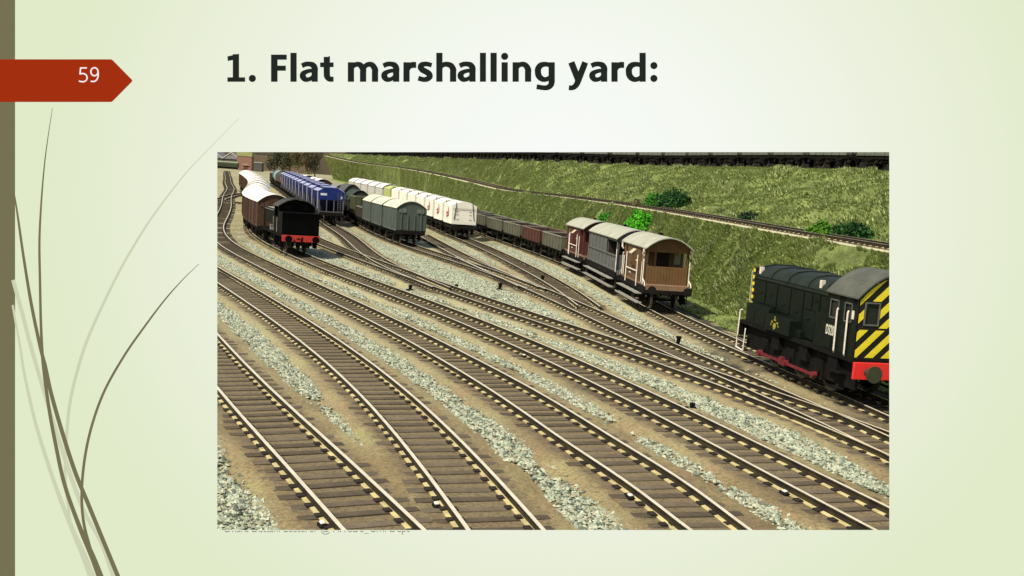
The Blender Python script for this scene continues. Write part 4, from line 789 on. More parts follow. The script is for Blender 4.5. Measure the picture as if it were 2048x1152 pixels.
    for s in (-1, 1):
        ya, yb = sorted((s*CW, s*(CW-.06)))
        cb.box(c0, c1, ya, yb, 1.34, 2.3)
        for (a, b) in [(c0, c0+.22), (c0+.78, c0+1.02), (c0+1.0, c0+1.15), (c0+1.62, c1)]: cb.box(a, b, ya, yb, 2.3, E)
        cb.box(c0, c1, ya, yb, 2.85, E)
    cb.prism([(-CW,1.34),(CW,1.34)]+[(y, z) for y, z in reversed(ar)], c0, c0+.05)
    cb.build('cab', g, r, .012)
    # cab rear sheet, with its window openings left free
    def zt(y): return E+(C-E)*(1-(y/CW)**2)
    def rear(mb, x, t, mi, poly):
        mb.prism(poly, x, x+t, 'x', mi)
    rs = MB(); x = c1-.06
    wins = [(-1.02, -.62), (.62, 1.02)]; z0, z1 = 2.32, 2.90
    ys_ = [-CW, -1.02, -.62, .62, 1.02, CW]
    for i in range(5):
        a, b = ys_[i], ys_[i+1]; is_w = (round(a, 2), round(b, 2)) in [(-1.02, -.62), (.62, 1.02)]
        mid = [(a+(b-a)*k/4, zt(a+(b-a)*k/4)) for k in range(5)]
        if is_w: rs.prism([(a,1.34),(b,1.34),(b,z0),(a,z0)], x, c1); rs.prism([(a,z1),(b,z1)]+mid[::-1], x, c1)
        else: rs.prism([(a,1.34),(b,1.34)]+mid[::-1], x, c1)
    rs.build('rear_sheet', bk, r)
    # yellow diagonal stripes clipped to the sheet outline
    def clip(poly, nx, ny, c):
        out = []
        for i in range(len(poly)):
            p, q = poly[i], poly[(i+1) % len(poly)]; dp = p[0]*nx+p[1]*ny-c; dq = q[0]*nx+q[1]*ny-c
            if dp <= 0: out.append(p)
            if dp*dq < 0: t = dp/(dp-dq); out.append((p[0]+(q[0]-p[0])*t, p[1]+(q[1]-p[1])*t))
        return out
    sy = MB(); nrm = (-.70, .714)     # stripes climb towards the right of the sheet
    cells = []
    I = .05; outer = [(y*.97, z-.03) for y, z in ar]
    cells.append([(-CW+I,1.38),(CW-I,1.38),(CW-I,2.16),(-CW+I,2.16)])
    cells.append([(-CW+I,2.22),(-1.07,2.22),(-1.07,2.96),(-CW+I,2.96)]); cells.append([(-.57,2.22),(.57,2.22),(.57,2.96),(-.57,2.96)]); cells.append([(1.07,2.22),(CW-I,2.22),(CW-I,2.96),(1.07,2.96)])
    cells.append([(-CW+I,2.97),(CW-I,2.97)]+[(y*.96, max(z-.03, 3.061)) for y, z in reversed(ar)][1:-1])
    for cell in cells:
        for k in range(-12, 14):
            c = k*.36
            p = clip(cell, nrm[0], nrm[1], c+.18)
            if len(p) > 2: p = clip(p, -nrm[0], -nrm[1], -c)
            if len(p) > 2: sy.prism(p, c1+.002, c1+.012)
    sy.build('hazard_stripe', yl, r)
    fgm = mat('frame_grey', (.14,.14,.13), .5)
    for a, b in wins:
        fw = MB()
        for (p, q, m_, n_) in [(a-.04,a,z0-.04,z1+.04),(b,b+.04,z0-.04,z1+.04),(a,b,z0-.04,z0),(a,b,z1,z1+.04)]: fw.box(c1-.02, c1+.03, p, q, m_, n_)
        fw.build('window_frame', fgm, r)
    for s in (-1, 1):
        for (a, b) in [(c0+.22,c0+.78),(c0+1.15,c0+1.62)]:
            fw = MB()
            for (p, q, m_, n_) in [(a,a+.03,2.3,2.85),(b-.03,b,2.3,2.85),(a,b,2.3,2.33),(a,b,2.82,2.85)]: fw.box(p, q, *sorted((s*CW, s*(CW+.02))), m_, n_)
            fw.build('window_frame', fgm, r)
    gl = MB()
    for a, b in wins: gl.box(c1-.05, c1-.035, a, b, z0, z1)
    for s in (-1, 1):
        for (a, b) in [(c0+.22,c0+.78),(c0+1.15,c0+1.62)]: gl.box(a, b, *sorted((s*(CW-.05), s*(CW-.035))), 2.3, 2.85)
    gm, nt, bb = nodes_of('cab_glass'); bb.inputs['Base Color'].default_value = (.03,.034,.03,1); bb.inputs['Roughness'].default_value = .1; bb.inputs['Alpha'].default_value = .6
    gl.build('window', gm, r, split='piece')
    rg = mat('cab_roof_grey', (.11,.112,.09), .65, (.07,.073,.06), 2); a = arc(CW+.06, E-.02, C+.03, 18)
    rf = MB(); rf.prism([(y, z+.05) for y, z in a]+[(y, z) for y, z in reversed(a)], c0-.05, c1+.08)
    for k in range(12): rf.tube((c0+.3+.19*k, -.86, zt(.86)+.07), (c0+.3+.19*k, -.86, zt(.86)+.1), .02, 6)
    rf.build('cab_roof', rg, r, .01)
    bm_ = MB(); bm_.box(L/2-.06, L/2+.05, -1.28, 1.28, .78, 1.26); bm_.build('buffer_beam', mat('beam_bright_red', (.80,.035,.03), .45, (.68,.03,.028), 4), r, .012)
    MB().box(-L/2-.05, -L/2+.06, -1.28, 1.28, .78, 1.26).build('buffer_beam', blk, r)
    buffers(r, L+.1, 1.0, mat('buffer_dark', (.045,.05,.03), .35, spec=.6), r=.24)
    ck = MB()
    for e in (-1, 1): ck.tube((e*L/2, 0, 1.0), (e*(L/2+.32), 0, .98), .06, 6); ck.box(*sorted((e*(L/2+.2), e*(L/2+.3))), -.05, .05, .5, .95); ck.tube((e*(L/2+.05), .4, 1.0), (e*(L/2+.12), .45, .6), .035, 6)
    ck.build('coupling', blk, r, split='x')
    ds = MB()
    for s in (-1, 1): ds.box(c0+.9, c0+1.5, *sorted((s*CW, s*(CW+.02))), 1.4, 2.28); ds.box(c0+.05, c0+.5, *sorted((s*CW, s*(CW+.03))), 1.4, 1.75)
    ds.build('cab_door', g, r, .01, split='piece')
    for s in (-1, 1):
        for x in (c0+.88, c0+1.55): handrail(r, [(x-.06, s*(CW+.05), 2.62), (x-.02, s*(CW+.09), 2.58), (x, s*(CW+.09), 1.42), (x-.04, s*(CW+.05), 1.36)] if s < 0 else [(x, s*(CW+.08), 2.6), (x, s*(CW+.08), 1.4)], .03)
        MB().box(c1-.30, c1-.18, *sorted((s*CW, s*(CW+.02))), 2.42, 2.66).build('notice_plate', WHT, r)
        stp = MB(); xx = -L/2+.15
        stp.path([(xx-.12, s*1.3, 1.65), (xx-.16, s*1.32, .38)], .03); stp.path([(xx+.52, s*1.3, 1.1), (xx+.5, s*1.32, .3)], .025); stp.path([(xx-.14, s*1.34, .36), (xx+.5, s*1.34, .32)], .028); stp.path([(xx-.12, s*1.3, 1.65), (xx+.02, s*1.28, 1.7)], .03); stp.build('handrail', WHT, r)
        sp_ = MB(); sp_.box(xx-.12, xx+.5, *sorted((s*1.12, s*1.34)), .30, .34); sp_.box(xx-.12, xx+.5, *sorted((s*1.12, s*1.34)), .72, .76); sp_.box(3.1, 3.7, *sorted((s*1.12, s*1.36)), .34, .38); sp_.box(3.1, 3.7, *sorted((s*1.12, s*1.36)), .8, .84); sp_.build('step', blk, r, split='piece')
    # lamps / markers on the bonnet top edge
    mk = MB()
    for s in (-1, 1):
        for x in (-3.7, 1.2): mk.box(x-.07, x+.07, *sorted((s*.86, s*.99)), 3.02, 3.26)
    mk.build('marker', WHT, r, split='piece')
    # running number
    for s in (-1, 1):
        cu = bpy.data.curves.new('number', 'FONT'); cu.body = 'D3201'; cu.size = .40; cu.extrude = .004; cu.offset = .008; cu.align_x = 'CENTER'
        tmp = bpy.data.objects.new('tmp', cu); col.objects.link(tmp); bpy.context.view_layer.update(); me = bpy.data.meshes.new_from_object(tmp.evaluated_get(bpy.context.evaluated_depsgraph_get())); bpy.data.objects.remove(tmp); me.materials.clear(); me.materials.append(mat('number_cream', (.72,.70,.58), .5))
        o = bpy.data.objects.new('running_number', me); col.objects.link(o); o.parent = r
        o.location = (c0+.42, s*(CW+.012), 1.80); o.rotation_euler = (R(90), 0, 0 if s < 0 else math.pi); o.scale = (.62, 1, 1)
    return r

# ------------------------------------------------------------------ trains
def station(track, s):
    p, d, _ = TP[track].at(s); return (float(p[0]), float(p[1]), float(p[2])), math.atan2(-d[1], -d[0])      # heading towards the camera
def run(track, y0, specs):
    """yield placements back from the point at y0; specs is a list of (length, gap)"""
    s = TP[track].s_at_y(y0); out = []
    for L, g in specs: out.append(station(track, s+L/2)); s += L+g
    return out
# diesel shunter
(l, rz), = run('G', 30.45, [(8.9, 0)]); diesel('dark green diesel shunter with yellow and black hazard stripes and red buffer beam', l, rz).scale = (.96, 1, 1.025)
# brake vans
roofc = mat('roof_cream', (.66,.66,.52), .75, (.50,.50,.39), 1.2); roofw = mat('roof_white', (.92,.88,.82), .75, (.80,.75,.70), 1.)
roofb = mat('roof_weathered', (.44,.44,.36), .8, (.33,.33,.265), 1.2); brn = mat('van_brown', (.14,.080,.038), .7, (.10,.058,.028), 2.5); redv = mat('van_red', (.10,.026,.020), .7, (.07,.019,.016), 2.5); gry = mat('van_grey', (.135,.14,.135), .75, (.095,.10,.095), 2.5)
P = run('G', 51.9, [(6.3, 1.35), (9.9, 1.35), (6.7, .9)]+[(7.3, 1.0)]*12)
brake_van('brown', 'light brown brake van with planked end verandah and white handrails, nearest of three', *P[0], brn, roofb, 6.3, (-1.8, 1.45))
brake_van('grey', 'grey panelled brake van with open verandah between the brown and red ones', *P[1], gry, roofb, 9.9, (-4.45, 1.5))
brake_van('red', 'dark red brake van with white handrails next to the open wagons', *P[2], redv, roofb, 6.7, (-2.0, 1.6))
olive = mat('wagon_olive', (.125,.125,.085), .8, (.085,.085,.058), 2.); bauxite = mat('wagon_bauxite', (.10,.036,.025), .8, (.065,.025,.018), 2.); rim1 = mat('rim_pale', (.30,.28,.23), .7); rust = mat('rusty_lining', (.060,.045,.035), .9, (.03,.022,.018), 2)
w0 = open_wagon('olive open wagon coupled to the red brake van', *P[3], olive, rim1, rust, L=7.3, top=2.0, posts=(-2.9,-1.75,-.6,.6,1.75,2.9), floor=1.08, group='open wagons behind the brake vans')
w1 = open_wagon('red-brown open wagon, the only one among the olive open wagons', *P[4], bauxite, mat('rim_pink', (.24,.14,.11), .7), rust, L=7.3, top=2.0, posts=(-2.9,-1.75,-.6,.6,1.75,2.9), floor=1.08, group='open wagons behind the brake vans')
for k, lab in enumerate(['olive open wagon just behind the red-brown one', 'dark olive open wagon second behind the red-brown one', 'dark open wagon half hidden beyond the front white container']):
    dup(w0, *P[5+k], lab)
for k in range(4): dup(w0, *P[8+k], 'dark open wagon of the row hidden beyond the white container wagons')
# grey planked vans, then assorted wagons on the same road
gp1 = mat('planked_grey', (.090,.112,.098), .75, (.066,.083,.073), 2.5, planks=('z', .155)); gtrim = mat('grey_trim', (.125,.145,.125), .75)
P = run('J', 88.6, [(5.9, .95)]*3+[(5.0, 1.0), (5.0, 1.0), (6.0, 1.0), (6.0, 1.0), (6, 1), (6, 1), (6, 1)]+[(5.4, 1.0)]*13)
g0 = van('grey planked goods van with cream roof, front one of three', *P[0], gp1, roofc, group='grey planked vans', trim=gtrim, eave=2.95, crown=3.5, L=5.9)
dup(g0, *P[1], 'grey planked goods van with cream roof, middle one of three'); dup(g0, *P[2], 'grey planked goods van with cream roof, rearmost of three')
mud = mat('wagon_mud', (.055,.042,.032), .85, (.03,.024,.02), 2)
open_wagon('low muddy brown open wagon behind the grey vans', *P[3], mud, mat('rim_mud', (.26,.22,.18), .8), rust, top=2.1)
open_wagon('tall moss-green open wagon beside the front of the blue hoppers', *P[4], mat('wagon_moss', (.085,.095,.045), .85), mat('rim_moss', (.22,.24,.15), .8), rust, top=2.9, posts=(-2.3,-1.2,0,1.2,2.3))
sheet = mat('dark_sheet', (.045,.062,.048), .7, (.025,.035,.028), 1.5)
van('low wagon under a dark green rounded sheet beside the blue hoppers', *P[5], mat('dark_side', (.03,.03,.025), .8), sheet, L=6, eave=2.3, crown=3.35, vents=False, name='sheeted_wagon')
van('grey round-topped wagon between the blue hoppers and the white roofs', *P[6], mat('slate_side', (.055,.06,.06), .8), mat('slate_roof', (.10,.105,.10), .8), L=6, eave=2.5, crown=3.75, vents=False, name='sheeted_wagon')
van('dark van beyond the grey round-topped wagon', *P[7], mud, mat('dull_roof', (.25,.24,.20), .8), L=6, vents=False)
v8 = open_wagon('black open wagon beyond the front blue hopper', *P[8], M['under'], rim1, rust, L=6, top=2.7)
dup(v8, *P[9], 'dark open wagon far along beyond the blue hoppers')
jr = mat('wagon_scarlet', (.38,.05,.04), .7); pk = van('white roofed van standing beyond the blue hoppers', *P[10], mud, roofw, L=5.4, vents=False)
dup(pk, *P[11], 'second white roofed van beyond the blue hoppers'); rw = open_wagon('red open wagon between two white roofed vans beyond the hoppers', *P[12], jr, mat('rim_rose', (.6,.3,.26), .7), rust, L=5.4, top=2.9)
dup(pk, *P[13], 'white roofed van beyond the red open wagon'); dup(rw, *P[14], 'farther red open wagon beyond the blue hoppers'); dup(v8, *P[15], 'black open wagon between pale far wagons')
gl_ = mat('load_grey', (.18,.17,.15), .9); lw = open_wagon('dark wagon with a pale heaped load near the far end', *P[16], mud, rim1, rust, L=5.4, top=2.6, load=gl_)
for k in range(6): dup(lw if k % 2 else v8, *P[17+k], 'dark wagon in the far line left of the grass bank, %s of six' % ['first', 'second', 'third', 'fourth', 'fifth', 'sixth'][k])
# white container wagons
cw = mat('container_white', (.90,.86,.76), .6, (.80,.76,.67), 1.5); cyel = mat('container_yellow', (.50,.54,.20), .65, (.36,.40,.15), 3)
P = run('H', 104.6, [(5.1, 1.0)]*8+[(5.6, 1.0)]*5)
c0 = container('white container wagon with dark straps, front one of the row', *P[0], cw, group='white container wagons'); ords = ['second', 'third', 'fourth', 'fifth', 'sixth', 'seventh']
for k in range(2): dup(c0, *P[1+k], 'white container wagon with red emblem, %s from the front of its row' % ords[k])
c3 = container('plain white container wagon, fourth from the front of its row', *P[3], cw, red=False, group='white container wagons')
for k in range(3, 6): dup(c3, *P[1+k], 'plain white container wagon, %s from the front of its row' % ords[k])
container('yellow-green container wagon at the far end of the white ones', *P[7], cyel, red=False)
wv = mat('van_white', (.62,.60,.54), .7)
lv = van('goods van with broad white roof beyond the yellow-green container', *P[8], wv, roofw, L=5.6, vents=False)
for k in range(4): dup(lv, *P[9+k], ['white roofed van beyond the grey round-topped wagon', 'white roofed van far along beside the grass bank', 'white roofed van near the far end beside the bank', 'last white roofed van beside the far end of the bank'][k])
# blue hoppers and what stands behind them
P = run('F1', 112.0, [(6.6, .6)]*11+[(5.4, 1.0)]*7)
h0 = hopper('bright blue hopper wagon with number on its end, front of its train', *P[0], group='blue hopper wagons')
for k in range(10): dup(h0, *P[1+k], 'blue hopper wagon with pale ribs, %s from the front' % ['second', 'third', 'fourth', 'fifth', 'sixth', 'seventh', 'eighth', 'ninth', 'tenth', 'eleventh and last'][k])
tank_wagon('pinkish red tank wagon at the far end of the blue hoppers', *P[11], mat('tank_red', (.40,.12,.10), .6), rr=1.15)
tb = tank_wagon('black tank wagon directly behind the red one', *P[12], mat('tank_black', (.05,.05,.04), .5, (.03,.03,.025), 2), rr=1.15)
dup(tb, *P[13], 'black tank wagon, second behind the red one'); dup(tb, *P[14], 'black tank wagon, third behind the red one')
tank_wagon('pale teal tank wagon in front of the brick hut', *P[15], mat('tank_teal', (.25,.38,.36), .5), rr=1.2); tank_wagon('dark blue tank wagon in front of the brick hut', *P[16], mat('tank_blue', (.09,.13,.17), .5), rr=1.2)
# tank engine and brown vans
(l, rz), = run('D', 70.2, [(8.6, 0)]); tank_engine('black tank engine seen from its bunker end, red buffer beam', l, rz)
bm1 = mat('planked_brown', (.092,.043,.024), .75, (.064,.030,.018), 2.5, planks=('x', .22)); btrim = mat('brown_trim', (.075,.04,.027), .8)
P = run('D', 80.3, [(7.4, .8)]*3+[(7.4, .2)]*11)
b0 = van('brown goods van with white roof coupled to the tank engine', *P[0], bm1, roofw, group='brown vans behind the tank engine', trim=btrim, eave=2.95, crown=3.5, L=7.4)
for k in range(13): dup(b0, *P[1+k], 'brown goods van with white roof, %s from the tank engine' % ['second', 'third', 'fourth', 'fifth', 'sixth', 'seventh', 'eighth', 'ninth', 'tenth', 'eleventh', 'twelfth', 'thirteenth', 'fourteenth and last'][k])
# wagons standing between the hopper train and the white vans, far back
P = run('K', 108.0, [(5, 1)])
# dark train on top of the bank
def slist(track, s0, n, L, g): return [station(track, s0+i*(L+g)+L/2) for i in range(n)]
s0 = TP['U'].s_at_y(74)
tw = open_wagon('x', (0,0,0), 0, mat('wagon_sage', (.15,.165,.13), .8, (.11,.12,.095), 2), M['under'], rust, L=5.0, top=3.1, floor=1.18, group='dark goods wagons on top of the bank')
PL = slist('U', s0, 52, 5.0, .95)
tw.location = PL[0][0]; tw.rotation_euler = (0, 0, PL[0][1]); TL = 'grey-green mineral wagon in the dark train on top of the bank'; tw['label'] = TL
for a in PL[1:24]: dup(tw, *a, TL)
bw = open_wagon('x', (0,0,0), 0, mud, M['under'], rust, L=5.0, top=3.0, group='dark goods wagons on top of the bank'); bw.location = PL[24][0]; bw.rotation_euler = (0, 0, PL[24][1]); TL2 = 'blackish brown wagon in the far half of the train on the bank'; bw['label'] = TL2
for a in PL[25:]: dup(bw, *a, TL2)

# ------------------------------------------------------------------ small trackside things
def stub(label, x, y, h=.42, w=.13):
    r = thing('point_lever', label, 'point lever', (x, y, float(zg(y))-.24)); a = MB(); a.box(-.16, .16, -.2, .2, 0, .08); a.build('base', M['dark'], r)
    b = MB(); b.tube((0,0,.06), (.03,0,h), w*.6, 8, r1=w*.8); b.tube((.03,0,h), (.03,0,h+.08), w, 8); b.build('stem', M['dark'], r)
stub('black point lever stub on the stones right of the long crossover', 4.85, 41.6, .36, .11); stub('small black point lever by the turnout in the middle of the yard', -5.4, 57.3, .24, .1)
stub('black point lever left of the middle turnout', -7.6, 55.4, .22, .11); stub('black point lever box at the tip of the sandy strip', -3.15, 59, .32, .13)
stub('tiny black stub on the pale stones at the lower right', 3.95, 29.3, .14, .08); stub('black point lever where the curved track meets the crossover', -.95, 65.6, .34)
def clip_(label, track, y, side=-1):
    s = TP[track].s_at_y(y); p, d, h = TP[track].at(s); nx, ny = d[1], -d[0]
    r = thing('rail_clip', label, 'rail clip', (p[0]+nx*side*(h+.14), p[1]+ny*side*(h+.14), p[2]-.16), math.atan2(-d[1], -d[0])); a = MB(); a.box(-.12, .12, -.065, .065, -.06, .03); a.build('block', M['dark'], r, .02)
    b = MB(); b.box(-.065, .065, -.045, .045, .03, .075); b.build('cap', mat('cap_white', (.9,.86,.78), .4), r, .02)
clip_('white-topped black clip on the rail nearest the lower left corner', 'A', 17.5); clip_('white-topped black clip on the rail of the second track from the left', 'B', 18.9)
clip_('white-topped black clip on the third track, near the lower edge', 'C', 20.3); clip_('white-topped black clip on the fourth track, lower right', 'D', 21.4)
clip_('white-topped clip beside the track ahead of the diesel shunter', 'G', 41.5); clip_('white-topped clip on the curved track below the white containers', 'H', 87)
clip_('pale clip on the fourth track in the middle of the yard', 'D', 36.5)

# ------------------------------------------------------------------ far end of the yard
brick = mat('hut_brick', (.30,.16,.12), .85, (.22,.12,.09), 1.2)
Y = 520; Z = float(zg(Y))
def px(x, y, d): return ((x-1106.5)/2150*d, d, 5.667+(322.9+(x-434)*.0712-y)*d/2150)
h = thing('brick_hut', 'tall narrow brick hut with a moss-green flat roof at the far left', 'building', (px(474,0,Y)[0], Y, Z-.3))
MB().box(-3.5, 3.5, -2, 2, 0, 6.6).build('wall', brick, h); MB().box(-3.7, 3.7, -2.2, 2.2, 6.6, 8.6).build('roof', mat('hut_roof', (.34,.36,.14), .8), h)
MB().box(-.6, 2.3, -2.5, -2, 2.4, 2.8).build('canopy', mat('hut_canopy', (.62,.42,.32), .7), h); MB().box(-.2, 1.9, -2.06, -2, .2, 2.2).build('door', mat('hut_door', (.12,.06,.05), .8), h)
s_ = thing('engine_shed', 'grey gabled shed roofs at the top left corner', 'building', (px(440,0,560)[0], 560, Z-.3))
MB().box(-12, 6, 0, 14, 0, 5).build('wall', mat('shed_wall', (.10,.10,.085), .8), s_)
rf = MB()
for x0 in (-12, -3): rf.prism([(x0,5),(x0+9,5),(x0+4.5,8.2)], -.4, 14.4, 'y')
rf.build('roof', mat('shed_roof', (.27,.26,.27), .7, (.16,.155,.16), .6), s_)
f_ = MB()
for x0 in (-12, -3): f_.tube((x0-.2,-.5,5), (x0+4.5,-.5,8.35), .22, 5); f_.tube((x0+9.2,-.5,5), (x0+4.5,-.5,8.35), .22, 5)
f_.build('gable_board', mat('pale_board', (.6,.57,.5), .7), s_)
pc = thing('passenger_carriage', 'dark carriage with a pale roof line standing at the far left edge', 'railway carriage', (px(437,0,510)[0], 510, Z-.1), R(4))
MB().box(-9, 5.4, -1.3, 1.3, .9, 2.6).build('body', mat('carriage_body', (.05,.06,.03), .6, (.03,.035,.02), .4), pc); MB().box(-9.1, 5.5, -1.35, 1.35, 3.0, 3.5).build('roof', mat('carriage_roof', (.5,.5,.38), .7), pc)
MB().box(-9, 5.4, -1.2, 1.2, 2.6, 3.0).build('window', mat('carriage_band', (.22,.25,.12), .5), pc); MB().box(-8.5, 5, -1, 1, 0, .9).build('bogie', M['under'], pc)
w_ = thing('retaining_wall', 'low brown brick wall right of the brick hut', 'wall', (px(505,0,560)[0], 560, Z-.3)); MB().box(-4.5, 26, 0, .8, 0, 7.5).build('brickwork', mat('far_brick', (.17,.12,.075), .9, (.10,.075,.05), .5), w_); MB().box(-4.6, 26.1, -.1, .9, 7.5, 7.8).build('coping', mat('coping', (.26,.22,.16), .9), w_)
st_ = thing('lineside_store', 'small grey flat-roofed store between the brick hut and the trees', 'building', (px(499,0,500)[0], 500, Z-.3)); MB().box(-1.3, 2.2, -1.5, 1.5, 0, 3.8).build('wall', mat('store_wall', (.09,.09,.09), .8), st_); MB().box(-1.5, 2.4, -1.7, 1.7, 3.8, 4.3).build('roof', mat('store_roof', (.34,.34,.29), .8), st_)
def tree(label, x, y, z, hgt, wd, c, c2, seed, n=1500, trunk=(.16,.12,.07)):
    g = np.random.default_rng(seed); r = thing('broadleaf_tree', label, 'tree', (x, y, z)); t = MB(); t.tube((0,0,-.3), (0,0,hgt*.55), .28, 8, r1=.14, mi=0)
    for k in range(6): a = k*1.05; t.tube((0,0,hgt*(.25+.05*k)), (math.cos(a)*wd*.55, math.sin(a)*wd*.55, hgt*(.55+.06*k)), .11, 5, r1=.03)
    t.build('trunk', mat('bark_%d' % seed, trunk, .9), r)
    ctr = g.normal(size=(9, 3))*[wd*.45, wd*.45, hgt*.17]+[0, 0, hgt*.62]; q = g.integers(0, 9, n)
    d = g.normal(size=(n, 3)); d /= np.linalg.norm(d, axis=1)[:, None]; P = ctr[q]+d*(g.uniform(.4, 1, n)**.4)[:, None]*[wd*.45, wd*.45, hgt*.2]
    a = g.normal(size=(n, 3)); a /= np.linalg.norm(a, axis=1)[:, None]; b = np.cross(a, g.normal(size=(n, 3))); b /= np.linalg.norm(b, axis=1)[:, None]; s = g.uniform(.6, 1.3, (n, 1))*.26
    V = np.stack([P-a*s, P+b*s*.6, P+a*s, P-b*s*.6], 1).reshape(-1, 3); o = npmesh('crown', V, np.arange(4*n).reshape(-1, 4), mat('crown_%d' % seed, c, .85, c2, .5)); o.parent = r
tl = ['dark leafy tree right of the brown wall', 'olive tree with pale trunk left of the grass bank', 'dark olive tree second left of the grass bank', 'brown-green tree touching the left end of the bank', 'dark tree behind the far end of the bank', 'shadowy tree beyond the brick hut']
for k, (X_, D_, hh, ww, c) in enumerate([(548,420,9,3.2,(.045,.06,.02)),(578,400,10,2.6,(.14,.13,.05)),(562,410,9.5,2.8,(.06,.07,.022)),(592,395,10,2.6,(.13,.105,.05)),(612,430,11,3.5,(.05,.055,.025)),(531,440,8,3,(.06,.075,.03))]):
    tree(tl[k], px(X_,0,D_)[0], D_, float(zg(D_))-.3, hh, ww, c, tuple(v*.5 for v in c), 60+k, trunk=(.30,.24,.15) if k in (1,3) else (.10,.08,.05))
# brown ridge closing the view behind everything
V = []; F = []; n = 90
for i in range(n+1):
    a = i/n; X_ = -420+1000*a; Y_ = 560-330*max(0, a-.30)*1.2; hgt = 17+5*float(fbm(np.array([a*30]), np.array([1.]), 4, 3, 2))
    Y_ += 80; V += [(X_, Y_, -1), (X_, Y_+10, hgt*.6+4), (X_, Y_+30, hgt+4)]
for i in range(n):
    for j in range(2): q = i*3+j; F.append((q, q+3, q+4, q+1))
tag(MB().add(V, F, 0, True).build('hills', mat('hill_brown', (.085,.062,.038), .95, (.03,.027,.015), .05, bump=.3, bscale=.3)), kind='structure')
V = []; F = []
q_ = offset(_t, 7.5); 
for p in q_[::4]: V += [(p[0], p[1], p[2]-1), (p[0], p[1], p[2]+4.6), (p[0]+1, p[1]+.6, p[2]+4.6), (p[0]+1, p[1]+.6, p[2]-1)]
for i in range(len(V)//4-1):
    for j in range(3): q = i*4+j; F.append((q, q+4, q+5, q+1))
o = MB().add(V, F).build('boundary_wall', mat('black_wall', (.012,.011,.010), .9, (.006,.006,.005), 1)); tag(o, 'blackened boundary wall behind the train on top of the bank', 'wall')

# ------------------------------------------------------------------ the slide's surround, added as a glowing board with a window onto the yard
BD = 6.0
_cp, _sp = math.cos(.143360251), math.sin(.143360251); _cr, _sr = math.cos(.0710423295), math.sin(.0710423295)
bf = Vector((0, _cp, -_sp)); bu0 = Vector((0, _sp, _cp)); br = Vector((1,0,0))*_cr+bu0*_sr; bu = -Vector((1,0,0))*_sr+bu0*_cr
bo = Vector((0, 0, 5.66650359))+bf*BD
board = bpy.data.objects.new('slide_board', None); col.objects.link(board)
tag(board, 'big pale green glowing slide surround, added as a board, with a title, red arrow and window onto the yard', 'display board')
board.matrix_world = Matrix(((br.x, bu.x, -bf.x, bo.x), (br.y, bu.y, -bf.y, bo.y), (br.z, bu.z, -bf.z, bo.z), (0,0,0,1)))
U = BD/2150.45551          # one lettering unit on the board, metres
def bx(x): return (x-1106.5)*U
def by(y): return (682-y)*U
gmat = bpy.data.materials.new('board_gradient'); gmat.use_nodes = True; nt = gmat.node_tree; nt.nodes.clear()
o_ = nt.nodes.new('ShaderNodeOutputMaterial'); e_ = nt.nodes.new('ShaderNodeEmission'); nt.links.new(e_.outputs[0], o_.inputs[0])
tc = nt.nodes.new('ShaderNodeTexCoord'); mp = nt.nodes.new('ShaderNodeMapping'); mp.vector_type = 'TEXTURE'
mp.inputs['Location'].default_value = (bx(1120), by(400), 0); mp.inputs['Scale'].default_value = (1040*U, 980*U, 1)
ln = nt.nodes.new('ShaderNodeVectorMath'); ln.operation = 'LENGTH'; cr_ = nt.nodes.new('ShaderNodeValToRGB')
nt.links.new(tc.outputs['Object'], mp.inputs[0]); nt.links.new(mp.outputs[0], ln.inputs[0]); nt.links.new(ln.outputs['Value'], cr_.inputs[0]); nt.links.new(cr_.outputs[0], e_.inputs[0])
for i, (p, c) in enumerate([(0, (249,251,249)), (.3, (245,249,242)), (.65, (236,241,222)), (1., (225,234,201))]):
    q = cr_.color_ramp.elements[i if i == 0 else 1] if i in (0,) else (cr_.color_ramp.elements[-1] if i == 3 else cr_.color_ramp.elements.new(p))
    q.position = p; q.color = (*[s2l(v) for v in c], 1)
case = mat('added_board_case', (.25,.25,.24), .7)
def slab(mb, x0, x1, y0, y1):
    X0, X1, Y0, Y1 = bx(x0), bx(x1), by(y1), by(y0)
    mb.add([(X0,Y0,0),(X1,Y0,0),(X1,Y1,0),(X0,Y1,0)], [(0,1,2,3)], 0)
    mb.add([(X0,Y0,0),(X1,Y0,0),(X1,Y1,0),(X0,Y1,0),(X0,Y0,-.12),(X1,Y0,-.12),(X1,Y1,-.12),(X0,Y1,-.12)], [(0,1,5,4),(1,2,6,5),(2,3,7,6),(3,0,4,7),(7,6,5,4)], 1)
WX0, WX1, WY0, WY1 = 434.6, 1778.6, 304.2, 1060
pm = MB(); EX0, EX1, EY0, EY1 = -30, 2078, -30, 1176
O = [(EX0,EY1),(EX1,EY1),(EX1,EY0),(EX0,EY0)]; I_ = [(WX0,WY1),(WX1,WY1),(WX1,WY0),(WX0,WY0)]
vf = [(bx(a), by(b), 0) for a, b in O+I_]; vb = [(a, b, -.06) for a, b, _ in vf[:4]]+[(a+(.03 if a > 0 else -.03), b+(.03 if b > 0 else -.03), -.06) for a, b, _ in vf[4:]]
pm.add(vf, [(0,1,5,4),(1,2,6,5),(2,3,7,6),(3,0,4,7)], 0)
pm.add(vf+vb, [(0,8,9,1),(1,9,10,2),(2,10,11,3),(3,11,8,0),(4,5,13,12),(5,6,14,13),(6,7,15,14),(7,4,12,15),(8,12,13,9),(9,13,14,10),(10,14,15,11),(11,15,12,8)], 1)
pm.build('slide_panel', [gmat, case], board)
def flat(name, pts, z, m, parent=board):
    n = len(pts); v = [(bx(a), by(b), z) for a, b in pts]; k = MB(); k.add(v+[(a, b, z-.0015) for a, b, _ in v], [tuple(range(n)), tuple(range(2*n-1, n-1, -1))]+[(i, (i+1) % n, n+(i+1) % n, n+i) for i in range(n)])
    return k.build(name, m, parent)
